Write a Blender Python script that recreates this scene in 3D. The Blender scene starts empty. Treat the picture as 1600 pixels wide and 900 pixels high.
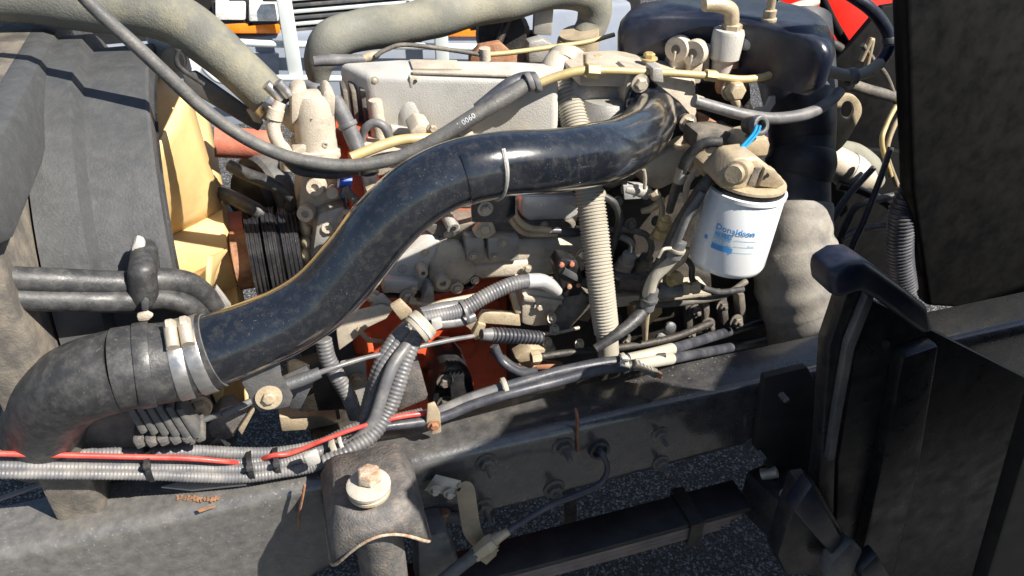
import bpy, bmesh, math, random
from mathutils import Vector, Matrix, noise
random.seed(7)
# ------------------------------------------------------------------ camera, light, exposure
scene = bpy.context.scene
COL = scene.collection
PITCH, YAW, FPX = math.radians(35), math.radians(17), 1250.0
CAM = Vector((0.0, -0.9, 1.8))
cy_, sy_, cp_, sp_ = math.cos(YAW), math.sin(YAW), math.cos(PITCH), math.sin(PITCH)
FWD = Vector((sy_*cp_, cy_*cp_, -sp_)); RGT = Vector((cy_, -sy_, 0)); UPV = Vector((sy_*sp_, cy_*sp_, cp_))
cam_d = bpy.data.cameras.new('camera'); cam = bpy.data.objects.new('camera', cam_d); COL.objects.link(cam)
cam_d.sensor_width = 36; cam_d.lens = FPX/1600*36; cam_d.clip_start = .02; cam_d.clip_end = 400
cam.matrix_world = Matrix((( RGT.x, UPV.x, -FWD.x, CAM.x), (RGT.y, UPV.y, -FWD.y, CAM.y), (RGT.z, UPV.z, -FWD.z, CAM.z), (0, 0, 0, 1)))
scene.camera = cam
SUN = Vector((.58, -.52, .80)).normalized()            # direction towards the sun
w = bpy.data.worlds.new('World'); scene.world = w; w.use_nodes = True
nt = w.node_tree; bg = nt.nodes['Background']; sk = nt.nodes.new('ShaderNodeTexSky')
sk.sky_type = 'NISHITA'; sk.sun_disc = False
sk.sun_elevation = math.asin(SUN.z); sk.sun_rotation = math.atan2(SUN.x, SUN.y); sk.air_density = 1.0; sk.dust_density = .6
nt.links.new(sk.outputs[0], bg.inputs[0]); bg.inputs[1].default_value = .056
sl = bpy.data.lights.new('sun', 'SUN'); sl.energy = 5.0; sl.angle = math.radians(.55); sl.color = (1, .94, .84)
so = bpy.data.objects.new('sun', sl); COL.objects.link(so); so.rotation_euler = SUN.to_track_quat('Z', 'Y').to_euler(); so.location = SUN*8
scene.view_settings.view_transform = 'Standard'; scene.view_settings.look = 'None'
scene.view_settings.exposure = 1.16; scene.view_settings.gamma = 1; scene.view_settings.use_curve_mapping = False
scene.render.resolution_x, scene.render.resolution_y = 1024, 576

# ------------------------------------------------------------------ places: a sight line met with a plane of the truck
def ray(x, y): return FWD + RGT*((x-800)/FPX) - UPV*((y-450)/FPX)
def P(x, y, Y): d = ray(x, y); return CAM + d*((Y-CAM.y)/d.y)          # on the plane Y (across the truck)
def PZ(x, y, Z): d = ray(x, y); return CAM + d*((Z-CAM.z)/d.z)         # on the level Z
def PX(x, y, X): d = ray(x, y); return CAM + d*((X-CAM.x)/d.x)
def mpp(p): return (Vector(p)-CAM).dot(FWD)/FPX                         # metres per photo pixel there
V = Vector
AX, AY, AZ = V((1, 0, 0)), V((0, 1, 0)), V((0, 0, 1))

# ------------------------------------------------------------------ materials
MATS = {}
def mat(name, col, rough=.6, metal=0, var=.2, vs=25, dust=0, dcol=(.42, .37, .30), ds=18, dlo=.45, dhi=.7, speck=0, scol=(.6, .57, .5), ss=420, sth=.70, bump=.12, bs=260, coat=0, spec=.5, rvar=.15, grain=0, stain=0, stcol=(.075, .055, .038), sts=38, stlo=.54):
    m = bpy.data.materials.new(name); m.use_nodes = True; MATS[name] = m
    n, l = m.node_tree.nodes, m.node_tree.links
    b = n['Principled BSDF']; b.inputs['Metallic'].default_value = metal; b.inputs['Specular IOR Level'].default_value = spec
    if coat: b.inputs['Coat Weight'].default_value = coat; b.inputs['Coat Roughness'].default_value = .12
    tc = n.new('ShaderNodeNewGeometry').outputs['Position']
    def nz(scale, det=4, rg=.55):
        t = n.new('ShaderNodeTexNoise'); t.inputs['Scale'].default_value = scale; t.inputs['Detail'].default_value = det; t.inputs['Roughness'].default_value = rg
        l.new(tc, t.inputs['Vector']); return t.outputs[0]
    def mr(s, a, c, d=0, e=1):
        t = n.new('ShaderNodeMapRange'); t.inputs[1].default_value = a; t.inputs[2].default_value = c; t.inputs[3].default_value = d; t.inputs[4].default_value = e
        l.new(s, t.inputs[0]); return t.outputs[0]
    def mix(f, a, c):
        t = n.new('ShaderNodeMix'); t.data_type = 'RGBA'
        if isinstance(f, float): t.inputs[0].default_value = f
        else: l.new(f, t.inputs[0])
        for s, k in ((a, 6), (c, 7)):
            if isinstance(s, tuple): t.inputs[k].default_value = (*s[:3], 1)
            else: l.new(s, t.inputs[k])
        return t.outputs[2]
    c0 = tuple(x*(1-var) for x in col); c1 = tuple(min(1, x*(1+var)) for x in col)
    out = mix(mr(nz(vs), .3, .7), c0, c1)
    ro = mr(nz(vs*1.7), .3, .7, max(.04, rough-rvar), min(1, rough+rvar))
    if dust:
        f = mr(nz(ds, 7, .68), dlo, dhi, 0, dust)
        out = mix(f, out, dcol)
        t = n.new('ShaderNodeMath'); t.operation = 'MAXIMUM'; l.new(ro, t.inputs[0])
        t2 = n.new('ShaderNodeMath'); t2.operation = 'MULTIPLY'; l.new(f, t2.inputs[0]); t2.inputs[1].default_value = .85
        l.new(t2.outputs[0], t.inputs[1]); ro = t.outputs[0]
    if stain:
        f = mr(nz(sts, 6, .7), stlo, stlo+.2, 0, stain); out = mix(f, out, stcol)
        f2 = mr(nz(sts*.33, 5, .65), .55, .72, 0, stain*.6); out = mix(f2, out, stcol)
    if speck:
        f0 = mr(nz(ss, 2, .5), sth, sth+.05, 0, speck); pt = mr(nz(9, 4, .6), .42, .66, .12, 1)
        mm = n.new('ShaderNodeMath'); mm.operation = 'MULTIPLY'; l.new(f0, mm.inputs[0]); l.new(pt, mm.inputs[1]); f = mm.outputs[0]
        out = mix(f, out, scol)
    if grain:
        g = mr(nz(bs*3, 2), .25, .75, 1-grain, 1+grain)
        t = n.new('ShaderNodeVectorMath'); t.operation = 'SCALE'; l.new(out, t.inputs[0]); l.new(g, t.inputs['Scale']); out = t.outputs[0]
    l.new(out, b.inputs['Base Color']); l.new(ro, b.inputs['Roughness'])
    if bump:
        bn = n.new('ShaderNodeBump'); bn.inputs['Strength'].default_value = bump; bn.inputs['Distance'].default_value = .004
        l.new(nz(bs, 5, .6), bn.inputs['Height']); l.new(bn.outputs[0], b.inputs['Normal'])
    return m
mat('cast', (.47, .41, .33), .55, .12, .16, 22, .5, (.55, .48, .37), 24, bump=.4, bs=420, grain=.16, stain=.36)
mat('cast_light', (.47, .455, .425), .48, .12, .10, 16, .4, (.54, .49, .41), 14, bump=.3, bs=420, grain=.08, speck=.2, scol=(.34, .31, .27), ss=220, sth=.64, stain=.3, stcol=(.2, .17, .13), sts=26, stlo=.58)
mat('cast_grey', (.36, .35, .33), .5, .35, .2, 20, .5, (.46, .40, .31), 26, bump=.35, bs=420, grain=.14, stain=.32)
mat('cast_dark', (.10, .09, .08), .65, .1, .3, 20, .5, (.30, .25, .18), 20, bump=.35)
mat('oily', (.028, .025, .022), .48, .1, .4, 25, .4, (.10, .08, .055), 30, bump=.4)
mat('block', (.60, .085, .028), .5, 0, .2, 14, .35, (.30, .09, .05), 26, bump=.3, stain=.45, stcol=(.03, .02, .016))
mat('rust', (.24, .10, .05), .8, 0, .35, 30, .6, (.42, .30, .19), 34, bump=.4)
mat('bolt_rusty', (.42, .36, .28), .7, .1, .2, 60, .85, (.27, .12, .055), 75, .42, .62, bump=.5)
mat('primer', (.40, .12, .075), .8, 0, .2, 20, .4, (.45, .25, .18), 22, bump=.3)
mat('pipe', (.009, .011, .016), .20, 0, .3, 9, .30, (.14, .13, .115), 80, .48, .85, speck=.5, scol=(.34, .32, .29), ss=460, sth=.675, bump=.04, bs=120, coat=1.0, rvar=.06)
mat('black', (.013, .013, .015), .38, 0, .3, 15, .22, (.10, .09, .08), 45, bump=.12, speck=.2, ss=300, sth=.67)
mat('satin_blue', (.008, .011, .024), .34, 0, .25, 8, .25, (.12, .12, .13), 14, bump=.06, rvar=.08)
mat('rubber', (.030, .030, .032), .5, 0, .2, 30, .4, (.13, .125, .115), 60, bump=.15, speck=.3, scol=(.3, .27, .22), ss=260, sth=.66)
mat('rubber_dusty', (.065, .066, .068), .62, 0, .2, 20, .6, (.20, .185, .16), 35, .40, .75, bump=.25)
mat('hose_old', (.15, .15, .13), .8, 0, .2, 9, .75, (.33, .30, .21), 7, .45, .75, bump=.3, speck=.25, scol=(.05, .05, .04), ss=60, sth=.66)
mat('hose_yellowed', (.13, .13, .115), .82, 0, .2, 12, .65, (.31, .27, .15), 12, .46, .74, bump=.4)
mat('bellows', (.09, .09, .092), .65, 0, .2, 8, .9, (.31, .28, .24), 16, .24, .6, bump=.2)
mat('duct', (.016, .018, .026), .5, 0, .2, 10, .3, (.10, .095, .09), 30, bump=.08)  # shaded copy of the dusty intake surface; shade put into its colour
mat('cab_black', (.004, .004, .0045), .6, 0, .1, 20, .1, (.010, .010, .010), 90, bump=.02, spec=.2)
mat('conduit', (.10, .10, .107), .5, 0, .2, 18, .55, (.30, .28, .25), 25, bump=.08)
mat('conduit_blue', (.035, .037, .048), .42, 0, .2, 18, .4, (.17, .165, .16), 25, bump=.08)
mat('drain_hose', (.32, .295, .245), .7, 0, .12, 14, .5, (.34, .29, .21), 30, bump=.15)
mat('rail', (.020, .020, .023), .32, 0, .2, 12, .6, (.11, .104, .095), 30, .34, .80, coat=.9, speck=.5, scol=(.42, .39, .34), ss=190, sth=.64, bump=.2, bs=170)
mat('rail_print', (.24, .12, .065), .9, 0, .4, 90, bump=0)
mat('plate', (.085, .088, .095), .5, .2, .25, 12, .6, (.25, .22, .19), 14, bump=.25)
mat('mount', (.10, .096, .095), .65, .1, .25, 16, .75, (.24, .205, .175), 40, .44, .7, bump=.55, speck=.3, scol=(.3, .16, .09), ss=150, sth=.62)
mat('washer', (.47, .44, .38), .6, .2, .15, 25, .5, (.34, .22, .14), 26, bump=.3)
mat('zinc', (.48, .43, .35), .5, .45, .2, 40, .4, (.45, .30, .18), 40, bump=.2)
mat('steel', (.42, .41, .40), .38, .85, .25, 40, .5, (.35, .31, .26), 30, bump=.08)
mat('brass', (.48, .37, .17), .5, .25, .2, 30, .45, (.48, .40, .26), 24, bump=.1)
mat('fitting', (.42, .34, .23), .5, .25, .2, 30, .5, (.50, .42, .31), 34, bump=.25, grain=.12, stain=.5, sts=60)
mat('fan', (.66, .46, .20), .5, 0, .08, 8, .4, (.64, .50, .29), 16, bump=.1, stain=.25, stcol=(.3, .2, .1), sts=22)
mat('shroud', (.055, .057, .06), .5, 0, .1, 25, .25, (.12, .117, .11), 70, bump=.2)
mat('white_paint', (.72, .74, .76), .28, 0, .04, 12, .1, (.60, .57, .52), 8, bump=.03, coat=.4, rvar=.06)
mat('blue_ink', (.07, .30, .66), .4, 0, .2, 70, bump=0)
mat('pale_ink', (.34, .55, .75), .4, 0, .1, 60, bump=0)
mat('hose_ink', (.50, .52, .55), .7, 0, .2, 60, bump=0)
mat('red_wire', (.50, .045, .035), .45, 0, .15, 30, .3, (.45, .20, .15), 30, bump=.05)
mat('blue_wire', (.01, .28, .60), .4, 0, .15, 30, bump=.02)
mat('blue_plastic', (.012, .07, .42), .4, 0, .2, 30, bump=.05)
mat('red_paint', (.75, .016, .008), .35, 0, .06, 6, .12, (.45, .10, .07), 10, bump=.03, coat=.3)
mat('silver_paint', (.56, .60, .60), .4, .1, .06, 6, .2, (.48, .47, .44), 7, bump=.03)
mat('bumper_paint', (.22, .25, .31), .4, 0, .08, 4, .3, (.33, .33, .33), 5, bump=.03)
mat('amber', (.85, .22, .012), .25, 0, .12, 14, bump=.5, bs=60, coat=.5)
mat('lamp', (.80, .82, .82), .2, .0, .3, 40, .45, (.80, .72, .5), 30, bump=.6, bs=40)
mat('dark_void', (.010, .010, .011), .7, 0, .3, 8, .3, (.05, .045, .04), 12, bump=.1)
mat('spring', (.016, .016, .017), .5, 0, .3, 8, .35, (.075, .06, .05), 16, bump=.25)
mat('spring_edge', (.17, .14, .13), .6, .2, .3, 20, .5, (.22, .15, .12), 24, bump=.25)
mat('alu', (.60, .60, .60), .42, .55, .12, 20, .4, (.52, .46, .38), 12, bump=.1)
mat('strap', (.30, .24, .16), .65, .25, .2, 22, .6, (.44, .35, .23), 20, bump=.2)
def lighten_sunlit_front(m):  # sunlit front, shaded rear of the rail put into the colour as a gradient
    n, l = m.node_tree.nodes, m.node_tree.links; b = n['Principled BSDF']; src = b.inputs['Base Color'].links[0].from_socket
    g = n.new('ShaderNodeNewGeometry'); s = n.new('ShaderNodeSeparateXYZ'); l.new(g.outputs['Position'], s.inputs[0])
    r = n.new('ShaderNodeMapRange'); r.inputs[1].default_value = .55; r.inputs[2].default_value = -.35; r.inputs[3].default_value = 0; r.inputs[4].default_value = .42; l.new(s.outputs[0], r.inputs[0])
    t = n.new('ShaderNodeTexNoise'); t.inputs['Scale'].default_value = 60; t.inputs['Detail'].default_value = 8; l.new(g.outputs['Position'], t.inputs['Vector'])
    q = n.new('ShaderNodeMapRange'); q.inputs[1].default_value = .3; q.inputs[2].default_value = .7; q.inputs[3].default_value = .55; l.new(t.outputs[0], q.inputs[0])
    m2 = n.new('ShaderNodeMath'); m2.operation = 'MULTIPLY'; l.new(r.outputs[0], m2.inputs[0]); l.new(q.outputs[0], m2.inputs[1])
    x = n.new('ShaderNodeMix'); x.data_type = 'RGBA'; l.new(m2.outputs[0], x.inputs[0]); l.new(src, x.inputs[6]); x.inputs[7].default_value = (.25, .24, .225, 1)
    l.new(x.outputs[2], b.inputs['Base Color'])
lighten_sunlit_front(MATS['rail'])
def asphalt():
    m = bpy.data.materials.new('asphalt'); m.use_nodes = True; MATS['asphalt'] = m
    n, l = m.node_tree.nodes, m.node_tree.links; b = n['Principled BSDF']; b.inputs['Roughness'].default_value = .85
    tc = n.new('ShaderNodeNewGeometry').outputs['Position']
    vo = n.new('ShaderNodeTexVoronoi'); vo.inputs['Scale'].default_value = 185; l.new(tc, vo.inputs['Vector'])
    cr = n.new('ShaderNodeValToRGB'); l.new(vo.outputs['Color'], cr.inputs[0])
    e = cr.color_ramp.elements; e[0].position = .25; e[0].color = (.022, .023, .025, 1); e[1].position = .9; e[1].color = (.30, .30, .31, 1)
    x = cr.color_ramp.elements.new(.62); x.color = (.055, .056, .06, 1)
    no = n.new('ShaderNodeTexNoise'); no.inputs['Scale'].default_value = 3; no.inputs['Detail'].default_value = 6; l.new(tc, no.inputs['Vector'])
    mx = n.new('ShaderNodeMix'); mx.data_type = 'RGBA'; mx.blend_type = 'MULTIPLY'; mx.inputs[0].default_value = .5
    l.new(cr.outputs[0], mx.inputs[6]); l.new(no.outputs[0], mx.inputs[7]); l.new(mx.outputs[2], b.inputs['Base Color'])
    bn = n.new('ShaderNodeBump'); bn.inputs['Strength'].default_value = .7; bn.inputs['Distance'].default_value = .006
    l.new(vo.outputs['Distance'], bn.inputs['Height']); l.new(bn.outputs[0], b.inputs['Normal'])
asphalt()

# ------------------------------------------------------------------ mesh helpers
def spline(pts, n=8):
    """Catmull-Rom through points of any dimension (tuples or Vectors)."""
    q = [V(p) for p in pts]
    if len(q) < 3: return [q[0].lerp(q[-1], i/n) for i in range(n+1)]
    q = [q[0]*2-q[1]] + q + [q[-1]*2-q[-2]]
    out = []
    for i in range(1, len(q)-2):
        a, b, c, d = q[i-1:i+3]
        for k in range(n):
            t = k/n
            out.append(.5*((2*b) + (c-a)*t + (2*a-5*b+4*c-d)*t*t + (3*b-a-3*c+d)*t*t*t))
    out.append(q[-2]); return out
def frame(ax, ref=None):
    ax = V(ax).normalized(); r = V(ref) if ref else (AZ if abs(ax.z) < .9 else AX)
    u = ax.cross(r).normalized(); return u, u.cross(ax).normalized()*-1, ax
class MB:
    def __init__(s): s.v, s.f = [], []
    def add(s, v, f): o = len(s.v); s.v += [V(p) for p in v]; s.f += [[i+o for i in k] for k in f]; return s
    def rings(s, rs, capa=True, capb=True):
        n = len(rs[0]); v = [p for r in rs for p in r]; f = []
        for i in range(len(rs)-1):
            for j in range(n): f.append((i*n+j, i*n+(j+1) % n, (i+1)*n+(j+1) % n, (i+1)*n+j))
        if capa: f.append(tuple(range(n))[::-1])
        if capb: f.append(tuple(range((len(rs)-1)*n, len(rs)*n)))
        return s.add(v, f)
    def sweep(s, pts, rad, seg=12, corr=0, pitch=0, capa=True, capb=True, wob=0, flat=1):
        """tube along dense points; corr = depth of ribs (fraction), pitch in metres."""
        L = [0]
        for a, b in zip(pts, pts[1:]): L.append(L[-1]+(b-a).length)
        if corr:
            n = max(8, int(L[-1]/pitch*4)); tgt = [L[-1]*i/n for i in range(n+1)]
        else: tgt = L
        P2, R2 = [], []; k = 0
        for i, t in enumerate(tgt):
            while k < len(L)-2 and L[k+1] < t: k += 1
            q = (t-L[k])/max(1e-9, L[k+1]-L[k]); q = min(1, max(0, q))
            P2.append(pts[k].lerp(pts[k+1], q)); r = rad[k]*(1-q)+rad[k+1]*q
            if corr: r *= 1 + corr*(.5 if i % 4 in (1, 2) else -.5)
            if wob: r *= 1 + wob*noise.noise(P2[-1]*14)
            R2.append(r)
        u = None; rs = []
        for i, p in enumerate(P2):
            t = (P2[min(i+1, len(P2)-1)]-P2[max(i-1, 0)]).normalized()
            if u is None: u = frame(t)[0]
            u = (u - t*u.dot(t)).normalized(); v = t.cross(u)
            rs.append([p + (u*math.cos(a)+v*math.sin(a)*flat)*R2[i] for a in [2*math.pi*j/seg for j in range(seg)]])
        return s.rings(rs, capa, capb)
    def lathe(s, prof, org, axis, seg=20, cap=True, ref=None, a0=0, a1=2*math.pi):
        u, v, ax = frame(axis, ref); org = V(org)
        rs = [[org + ax*h + (u*math.cos(a)+v*math.sin(a))*r for a in [2*math.pi*j/seg for j in range(seg)]] for r, h in prof]
        return s.rings(rs, cap, cap)
    def cyl(s, a, b, r0, r1=None, seg=14):
        a, b = V(a), V(b); r1 = r0 if r1 is None else r1
        return s.lathe([(r0, 0), (r1, (b-a).length)], a, b-a, seg)
    def ringband(s, org, axis, r0, r1, h, seg=20):
        return s.lathe([(r0, -h/2), (r1, -h/2), (r1, h/2), (r0, h/2), (r0, -h/2)], org, axis, seg, False)
    def prism(s, poly, vec):
        n = len(poly); vec = V(vec); v = [V(p) for p in poly] + [V(p)+vec for p in poly]
        f = [tuple(range(n)), tuple(range(n, 2*n))[::-1]] + [(i, (i+1) % n, n+(i+1) % n, n+i) for i in range(n)]
        return s.add(v, f)
    def box(s, c, size, rot=None):
        c = V(c); R = rot or Matrix.Identity(3); h = V(size)/2
        v = [c + R @ V((sx*h.x, sy*h.y, sz*h.z)) for sx in (-1, 1) for sy in (-1, 1) for sz in (-1, 1)]
        return s.add(v, [(0, 1, 3, 2), (4, 6, 7, 5), (0, 4, 5, 1), (2, 3, 7, 6), (0, 2, 6, 4), (1, 5, 7, 3)])
    def ball(s, c, r, sc=(1, 1, 1), seg=14, rg=8, rot=None):
        c = V(c); R = rot or Matrix.Identity(3); rs = []
        for i in range(1, rg):
            a = math.pi*i/rg
            rs.append([c + R @ V((r*sc[0]*math.sin(a)*math.cos(2*math.pi*j/seg), r*sc[1]*math.sin(a)*math.sin(2*math.pi*j/seg), r*sc[2]*math.cos(a))) for j in range(seg)])
        return s.rings(rs)
    def hexa(s, p, axis, r, h, washer=0, stud=0, studr=.45):
        p = V(p); ax = V(axis).normalized(); o = V(p)
        if washer: s.cyl(o, o+ax*h*.22, washer, seg=18); o = o+ax*h*.2
        s.lathe([(r*.98, 0), (r, h*.1), (r, h*.8), (r*.8, h)], o, ax, 6)
        if stud:
            o2 = o+ax*h*.95; k = 7; pr = []
            for i in range(k): pr += [(r*studr, stud*i/k), (r*studr*.84, stud*(i+.5)/k)]
            s.lathe(pr + [(r*studr*.6, stud)], o2, ax, 10)
        return s
    def build(s, name, m, parent=None, bevel=0, seg=2, ang=38, jitter=0):
        bm = bmesh.new(); vs = [bm.verts.new(p) for p in s.v]
        for f in s.f:
            try: bm.faces.new([vs[i] for i in f])
            except ValueError: pass
        bmesh.ops.remove_doubles(bm, verts=bm.verts, dist=1e-6)
        bmesh.ops.recalc_face_normals(bm, faces=bm.faces)
        if bevel:
            bm.normal_update()
            ed = [e for e in bm.edges if len(e.link_faces) == 2 and e.calc_face_angle(0) > math.radians(ang)]
            if ed: bmesh.ops.bevel(bm, geom=ed, offset=bevel, segments=seg, affect='EDGES', clamp_overlap=True, profile=.5)
        if jitter:
            for v in bm.verts: v.co += noise.noise_vector(v.co*30)*jitter
        xs = [v.co for v in bm.verts]
        c = V(((min(p.x for p in xs)+max(p.x for p in xs))/2, (min(p.y for p in xs)+max(p.y for p in xs))/2, min(p.z for p in xs)))
        for v in bm.verts: v.co -= c
        me = bpy.data.meshes.new(name); bm.to_mesh(me); bm.free()
        me.shade_smooth(); me.set_sharp_from_angle(angle=math.radians(ang))
        me.materials.append(MATS[m]); return place(name, me, c, parent)
def place(name, me, loc, parent=None):
    o = bpy.data.objects.new(name, me); COL.objects.link(o); o.location = loc
    if parent:
        o.parent = parent
        o.matrix_parent_inverse = Matrix.Translation(parent['_w'] if '_w' in parent else (0, 0, 0)).inverted()
    o['_w'] = [loc[0], loc[1], loc[2]]
    return o
THINGS = []
def tag(o, label, cat, group=None):
    o['label'] = label; o['category'] = cat
    if group: o['group'] = group
    return o
def thing(name, label, cat, group=None):
    o = bpy.data.objects.new(name, None); COL.objects.link(o); o.empty_display_size = .02; THINGS.append(o); o['_w'] = [0., 0., 0.]
    return tag(o, label, cat, group)
def path(pts, n=8):
    """(x, y, Y, radius in photo pixels) -> dense points, radii in metres."""
    w = [P(a, b, c) for a, b, c, r in pts]
    q = spline([(*p, r*mpp(p)) if False else (p.x, p.y, p.z) for p, (a, b, c, r) in zip(w, pts)], n)
    rr = [r*mpp(p) for p, (a, b, c, r) in zip(w, pts)]; R = []
    if len(pts) < 3: R = [rr[0]+(rr[-1]-rr[0])*i/n for i in range(n+1)]
    else:
        for i in range(len(rr)-1): R += [rr[i]+(rr[i+1]-rr[i])*k/n for k in range(n)]
        R.append(rr[-1])
    return q, R
def tube(name, pts, m, parent=None, corr=0, pitch=5, seg=14, n=8, wob=0, **k):
    q, R = path(pts, n); mb = MB(); mb.sweep(q, R, seg, corr, pitch*mpp(q[len(q)//2]), wob=wob, **k)
    o = mb.build(name, m, parent); return o, q, R
def band(q, R, t, wid, name, m, parent, k=1.08, thick=.12, bolt=False):
    i = min(len(q)-2, max(1, int(t*(len(q)-1)))); ax = (q[i+1]-q[i-1]).normalized(); r = R[i]
    return MB().ringband(q[i], ax, r*.98, r*(k+thick), wid, 22).build(name, m, parent, bevel=wid*.08)
def poly(pts, Y): return [P(a, b, Y) for a, b in pts]
def slab(name, pts, Y, dep, m, parent=None, bevel=.003, **k):
    """plate or casting whose near face has this outline at distance Y; dep = its depth away from the viewer."""
    return MB().prism(poly(pts, Y), AY*dep).build(name, m, parent, bevel=bevel, **k)
def hexbolt(x, y, Y, rpx, m, parent, axis=(0, -1, 0), h=.9, name='bolt', washer=1.5, stud=0):
    p = P(x, y, Y); r = rpx*mpp(p)
    return MB().hexa(p, axis, r, r*h, r*washer, stud*r).build(name, m, parent, bevel=0)
def boss(x, y, Y, rpx, dep, m, parent, axis=(0, -1, 0), name='boss', hole=True, out=.012):
    p = P(x, y, Y); r = rpx*mpp(p); ax = V(axis).normalized()
    pr = [(r*1.1, -dep), (r, out*.8), (r*.92, out)] + ([(r*.45, out), (r*.42, out*.2)] if hole else [])
    return MB().lathe(pr, p, ax, 18).build(name, m, parent)

# ================================================================== ground
g = MB().add([(-60, -60, 0), (60, -60, 0), (60, 60, 0), (-60, 60, 0)], [(0, 1, 2, 3)]).build('asphalt', 'asphalt'); g['kind'] = 'structure'

# ================================================================== truck parked opposite
tk = thing('parked_truck', 'truck parked behind with rectangular headlights, amber indicators and pale grey front bars', 'truck')
YT = 3.5
def rect(x0, y0, x1, y1, Y): return poly([(x0, y0), (x1, y0), (x1, y1), (x0, y1)], Y)
MB().prism([V((-2.0, YT+.10, .25)), V((2.2, YT+.10, .25)), V((2.2, YT+.10, 2.4)), V((-2.0, YT+.10, 2.4))], (0, 1.6, 0)).build('cab_front', 'dark_void', tk, bevel=.03)
zb1 = P(400, 58, YT).z; zb0 = P(400, 235, YT).z
MB().prism([V((-1.9, YT+.02, zb0)), V((2.1, YT+.02, zb0)), V((2.1, YT+.02, zb1)), V((-1.9, YT+.02, zb1))], (0, .3, 0)).build('bumper', 'bumper_paint', tk, bevel=.03)
for x0, x1, ya, yb in ((336, 384, 3, 32), (389, 436, 4, 34), (640, 688, 6, 36), (735, 772, 12, 42)):
    h = MB().prism(rect(x0, ya, x1, yb, YT-.015), (0, .09, 0)).build('headlight', 'lamp', tk, bevel=.01)
    q = rect(x0, ya, x1, yb, YT+.025); c = sum(q, V())/4
    f = MB()
    for a, b in zip(q, q[1:]+q[:1]): f.box((a+b)/2, ((b-a).length+.02 if abs((b-a).x) > .05 else .022, .05, (b-a).length+.02 if abs((b-a).z) > .05 else .022))
    f.build('headlight_frame', 'black', h, bevel=.003)
for x0, x1, ya, yb in ((350, 438, 36, 53), (690, 775, 41, 58)):
    MB().prism(rect(x0, ya, x1, yb, YT+.0), (0, .09, 0)).build('indicator', 'amber', tk, bevel=.008)
for k in range(9):
    y = -12+k*9.5; c = (P(480, y, YT+.06)+P(690, y, YT+.06))/2
    MB().box((.62, YT+.07, c.z), (1.0, .05, .018)).build('grille_slat', 'plate' if k % 2 else 'silver_paint', tk, bevel=.004)
for xa, ya, xb, yb in ((430, -25, 472, 122), (683, -10, 694, 100)):
    a, b = P(xa, ya, YT-.1), P(xb, yb, YT-.1); x = (a.x+b.x)/2
    MB().box((x, YT-.1, (a.z+b.z)/2), (.075, .03, abs(a.z-b.z))).build('bar_upright', 'silver_paint', tk, bevel=.008)
tube('bar_tube', [(372, 66, YT-.06, 5.5), (440, 69, YT-.06, 5.5), (640, 72, YT-.06, 5.5), (830, 76, YT-.06, 5.5)], 'silver_paint', tk)
tube('bar_tube', [(302, 52, YT-.12, 5), (311, 92, YT-.12, 5), (328, 116, YT-.12, 5), (352, 127, YT-.12, 5), (420, 122, YT-.12, 5), (640, 124, YT-.12, 5), (820, 120, YT-.12, 5)], 'silver_paint', tk)
q = rect(396, 84, 436, 116, YT-.01)
MB().prism(q, (0, .03, 0)).build('number_plate', 'bumper_paint', tk, bevel=.004)

# ================================================================== chassis rail
rail = thing('frame_rail', 'black steel chassis rail speckled with dust running below the engine', 'chassis rail')
def railz(X):
    pts = [(-1.2, .50), (-.45, .51), (-.2, .53), (-.08, .60), (.05, .655), (.3, .655), (.7, .67), (1.9, .67)]
    for (a, za), (b, zb) in zip(pts, pts[1:]):
        if X <= b: return za+(zb-za)*(X-a)/(b-a)
    return .67
ZT = .832; stations = [-1.2+.05*i for i in range(63)]
def sect(X, o):
    zb = railz(X); r = .022; s = [(.095, ZT-o)]
    for k in range(7): a = math.pi/2*k/6; s.append((r-(r-o)*math.sin(a), ZT-r+(r-o)*math.cos(a)))
    for k in range(7): a = math.pi/2*k/6; s.append((r-(r-o)*math.cos(a), zb+r-(r-o)*math.sin(a)))
    s.append((.095, zb+o)); return s
mb = MB(); rs = []
for X in stations: rs.append([V((X, y, z)) for y, z in sect(X, 0)+sect(X, .007)[::-1]])
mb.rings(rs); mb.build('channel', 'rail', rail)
for x, y, r in ((880, 697, 12), (760, 722, 12), (866, 763, 12), (756, 791, 11), (1031, 678, 9.5), (1032, 723, 9.5), (1211, 605, 12), (1176, 695, 12)):
    hexbolt(x, y, 0, r, 'plate' if x > 1100 else 'cast_dark', rail, stud=1.9, h=.8)
p = P(935, 701, 0); MB().ringband(p+V((0, -.003, 0)), AY, .013, .0195, .012, 24).build('grommet', 'rubber', rail, bevel=.002)
MB().cyl(p+V((0, .0, 0)), p+V((0, -.0012, 0)), .0135, seg=20).build('cable_hole', 'dark_void', rail)
# rust run and clip on the top edge
MB().sweep(spline([P(900, 640, -.003), P(902, 652, -.004), P(902, 668, -.004), P(903, 706, -.004)], 6), [.005]*19, 8, flat=.5).build('wire_clip', 'rust', rail)
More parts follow.
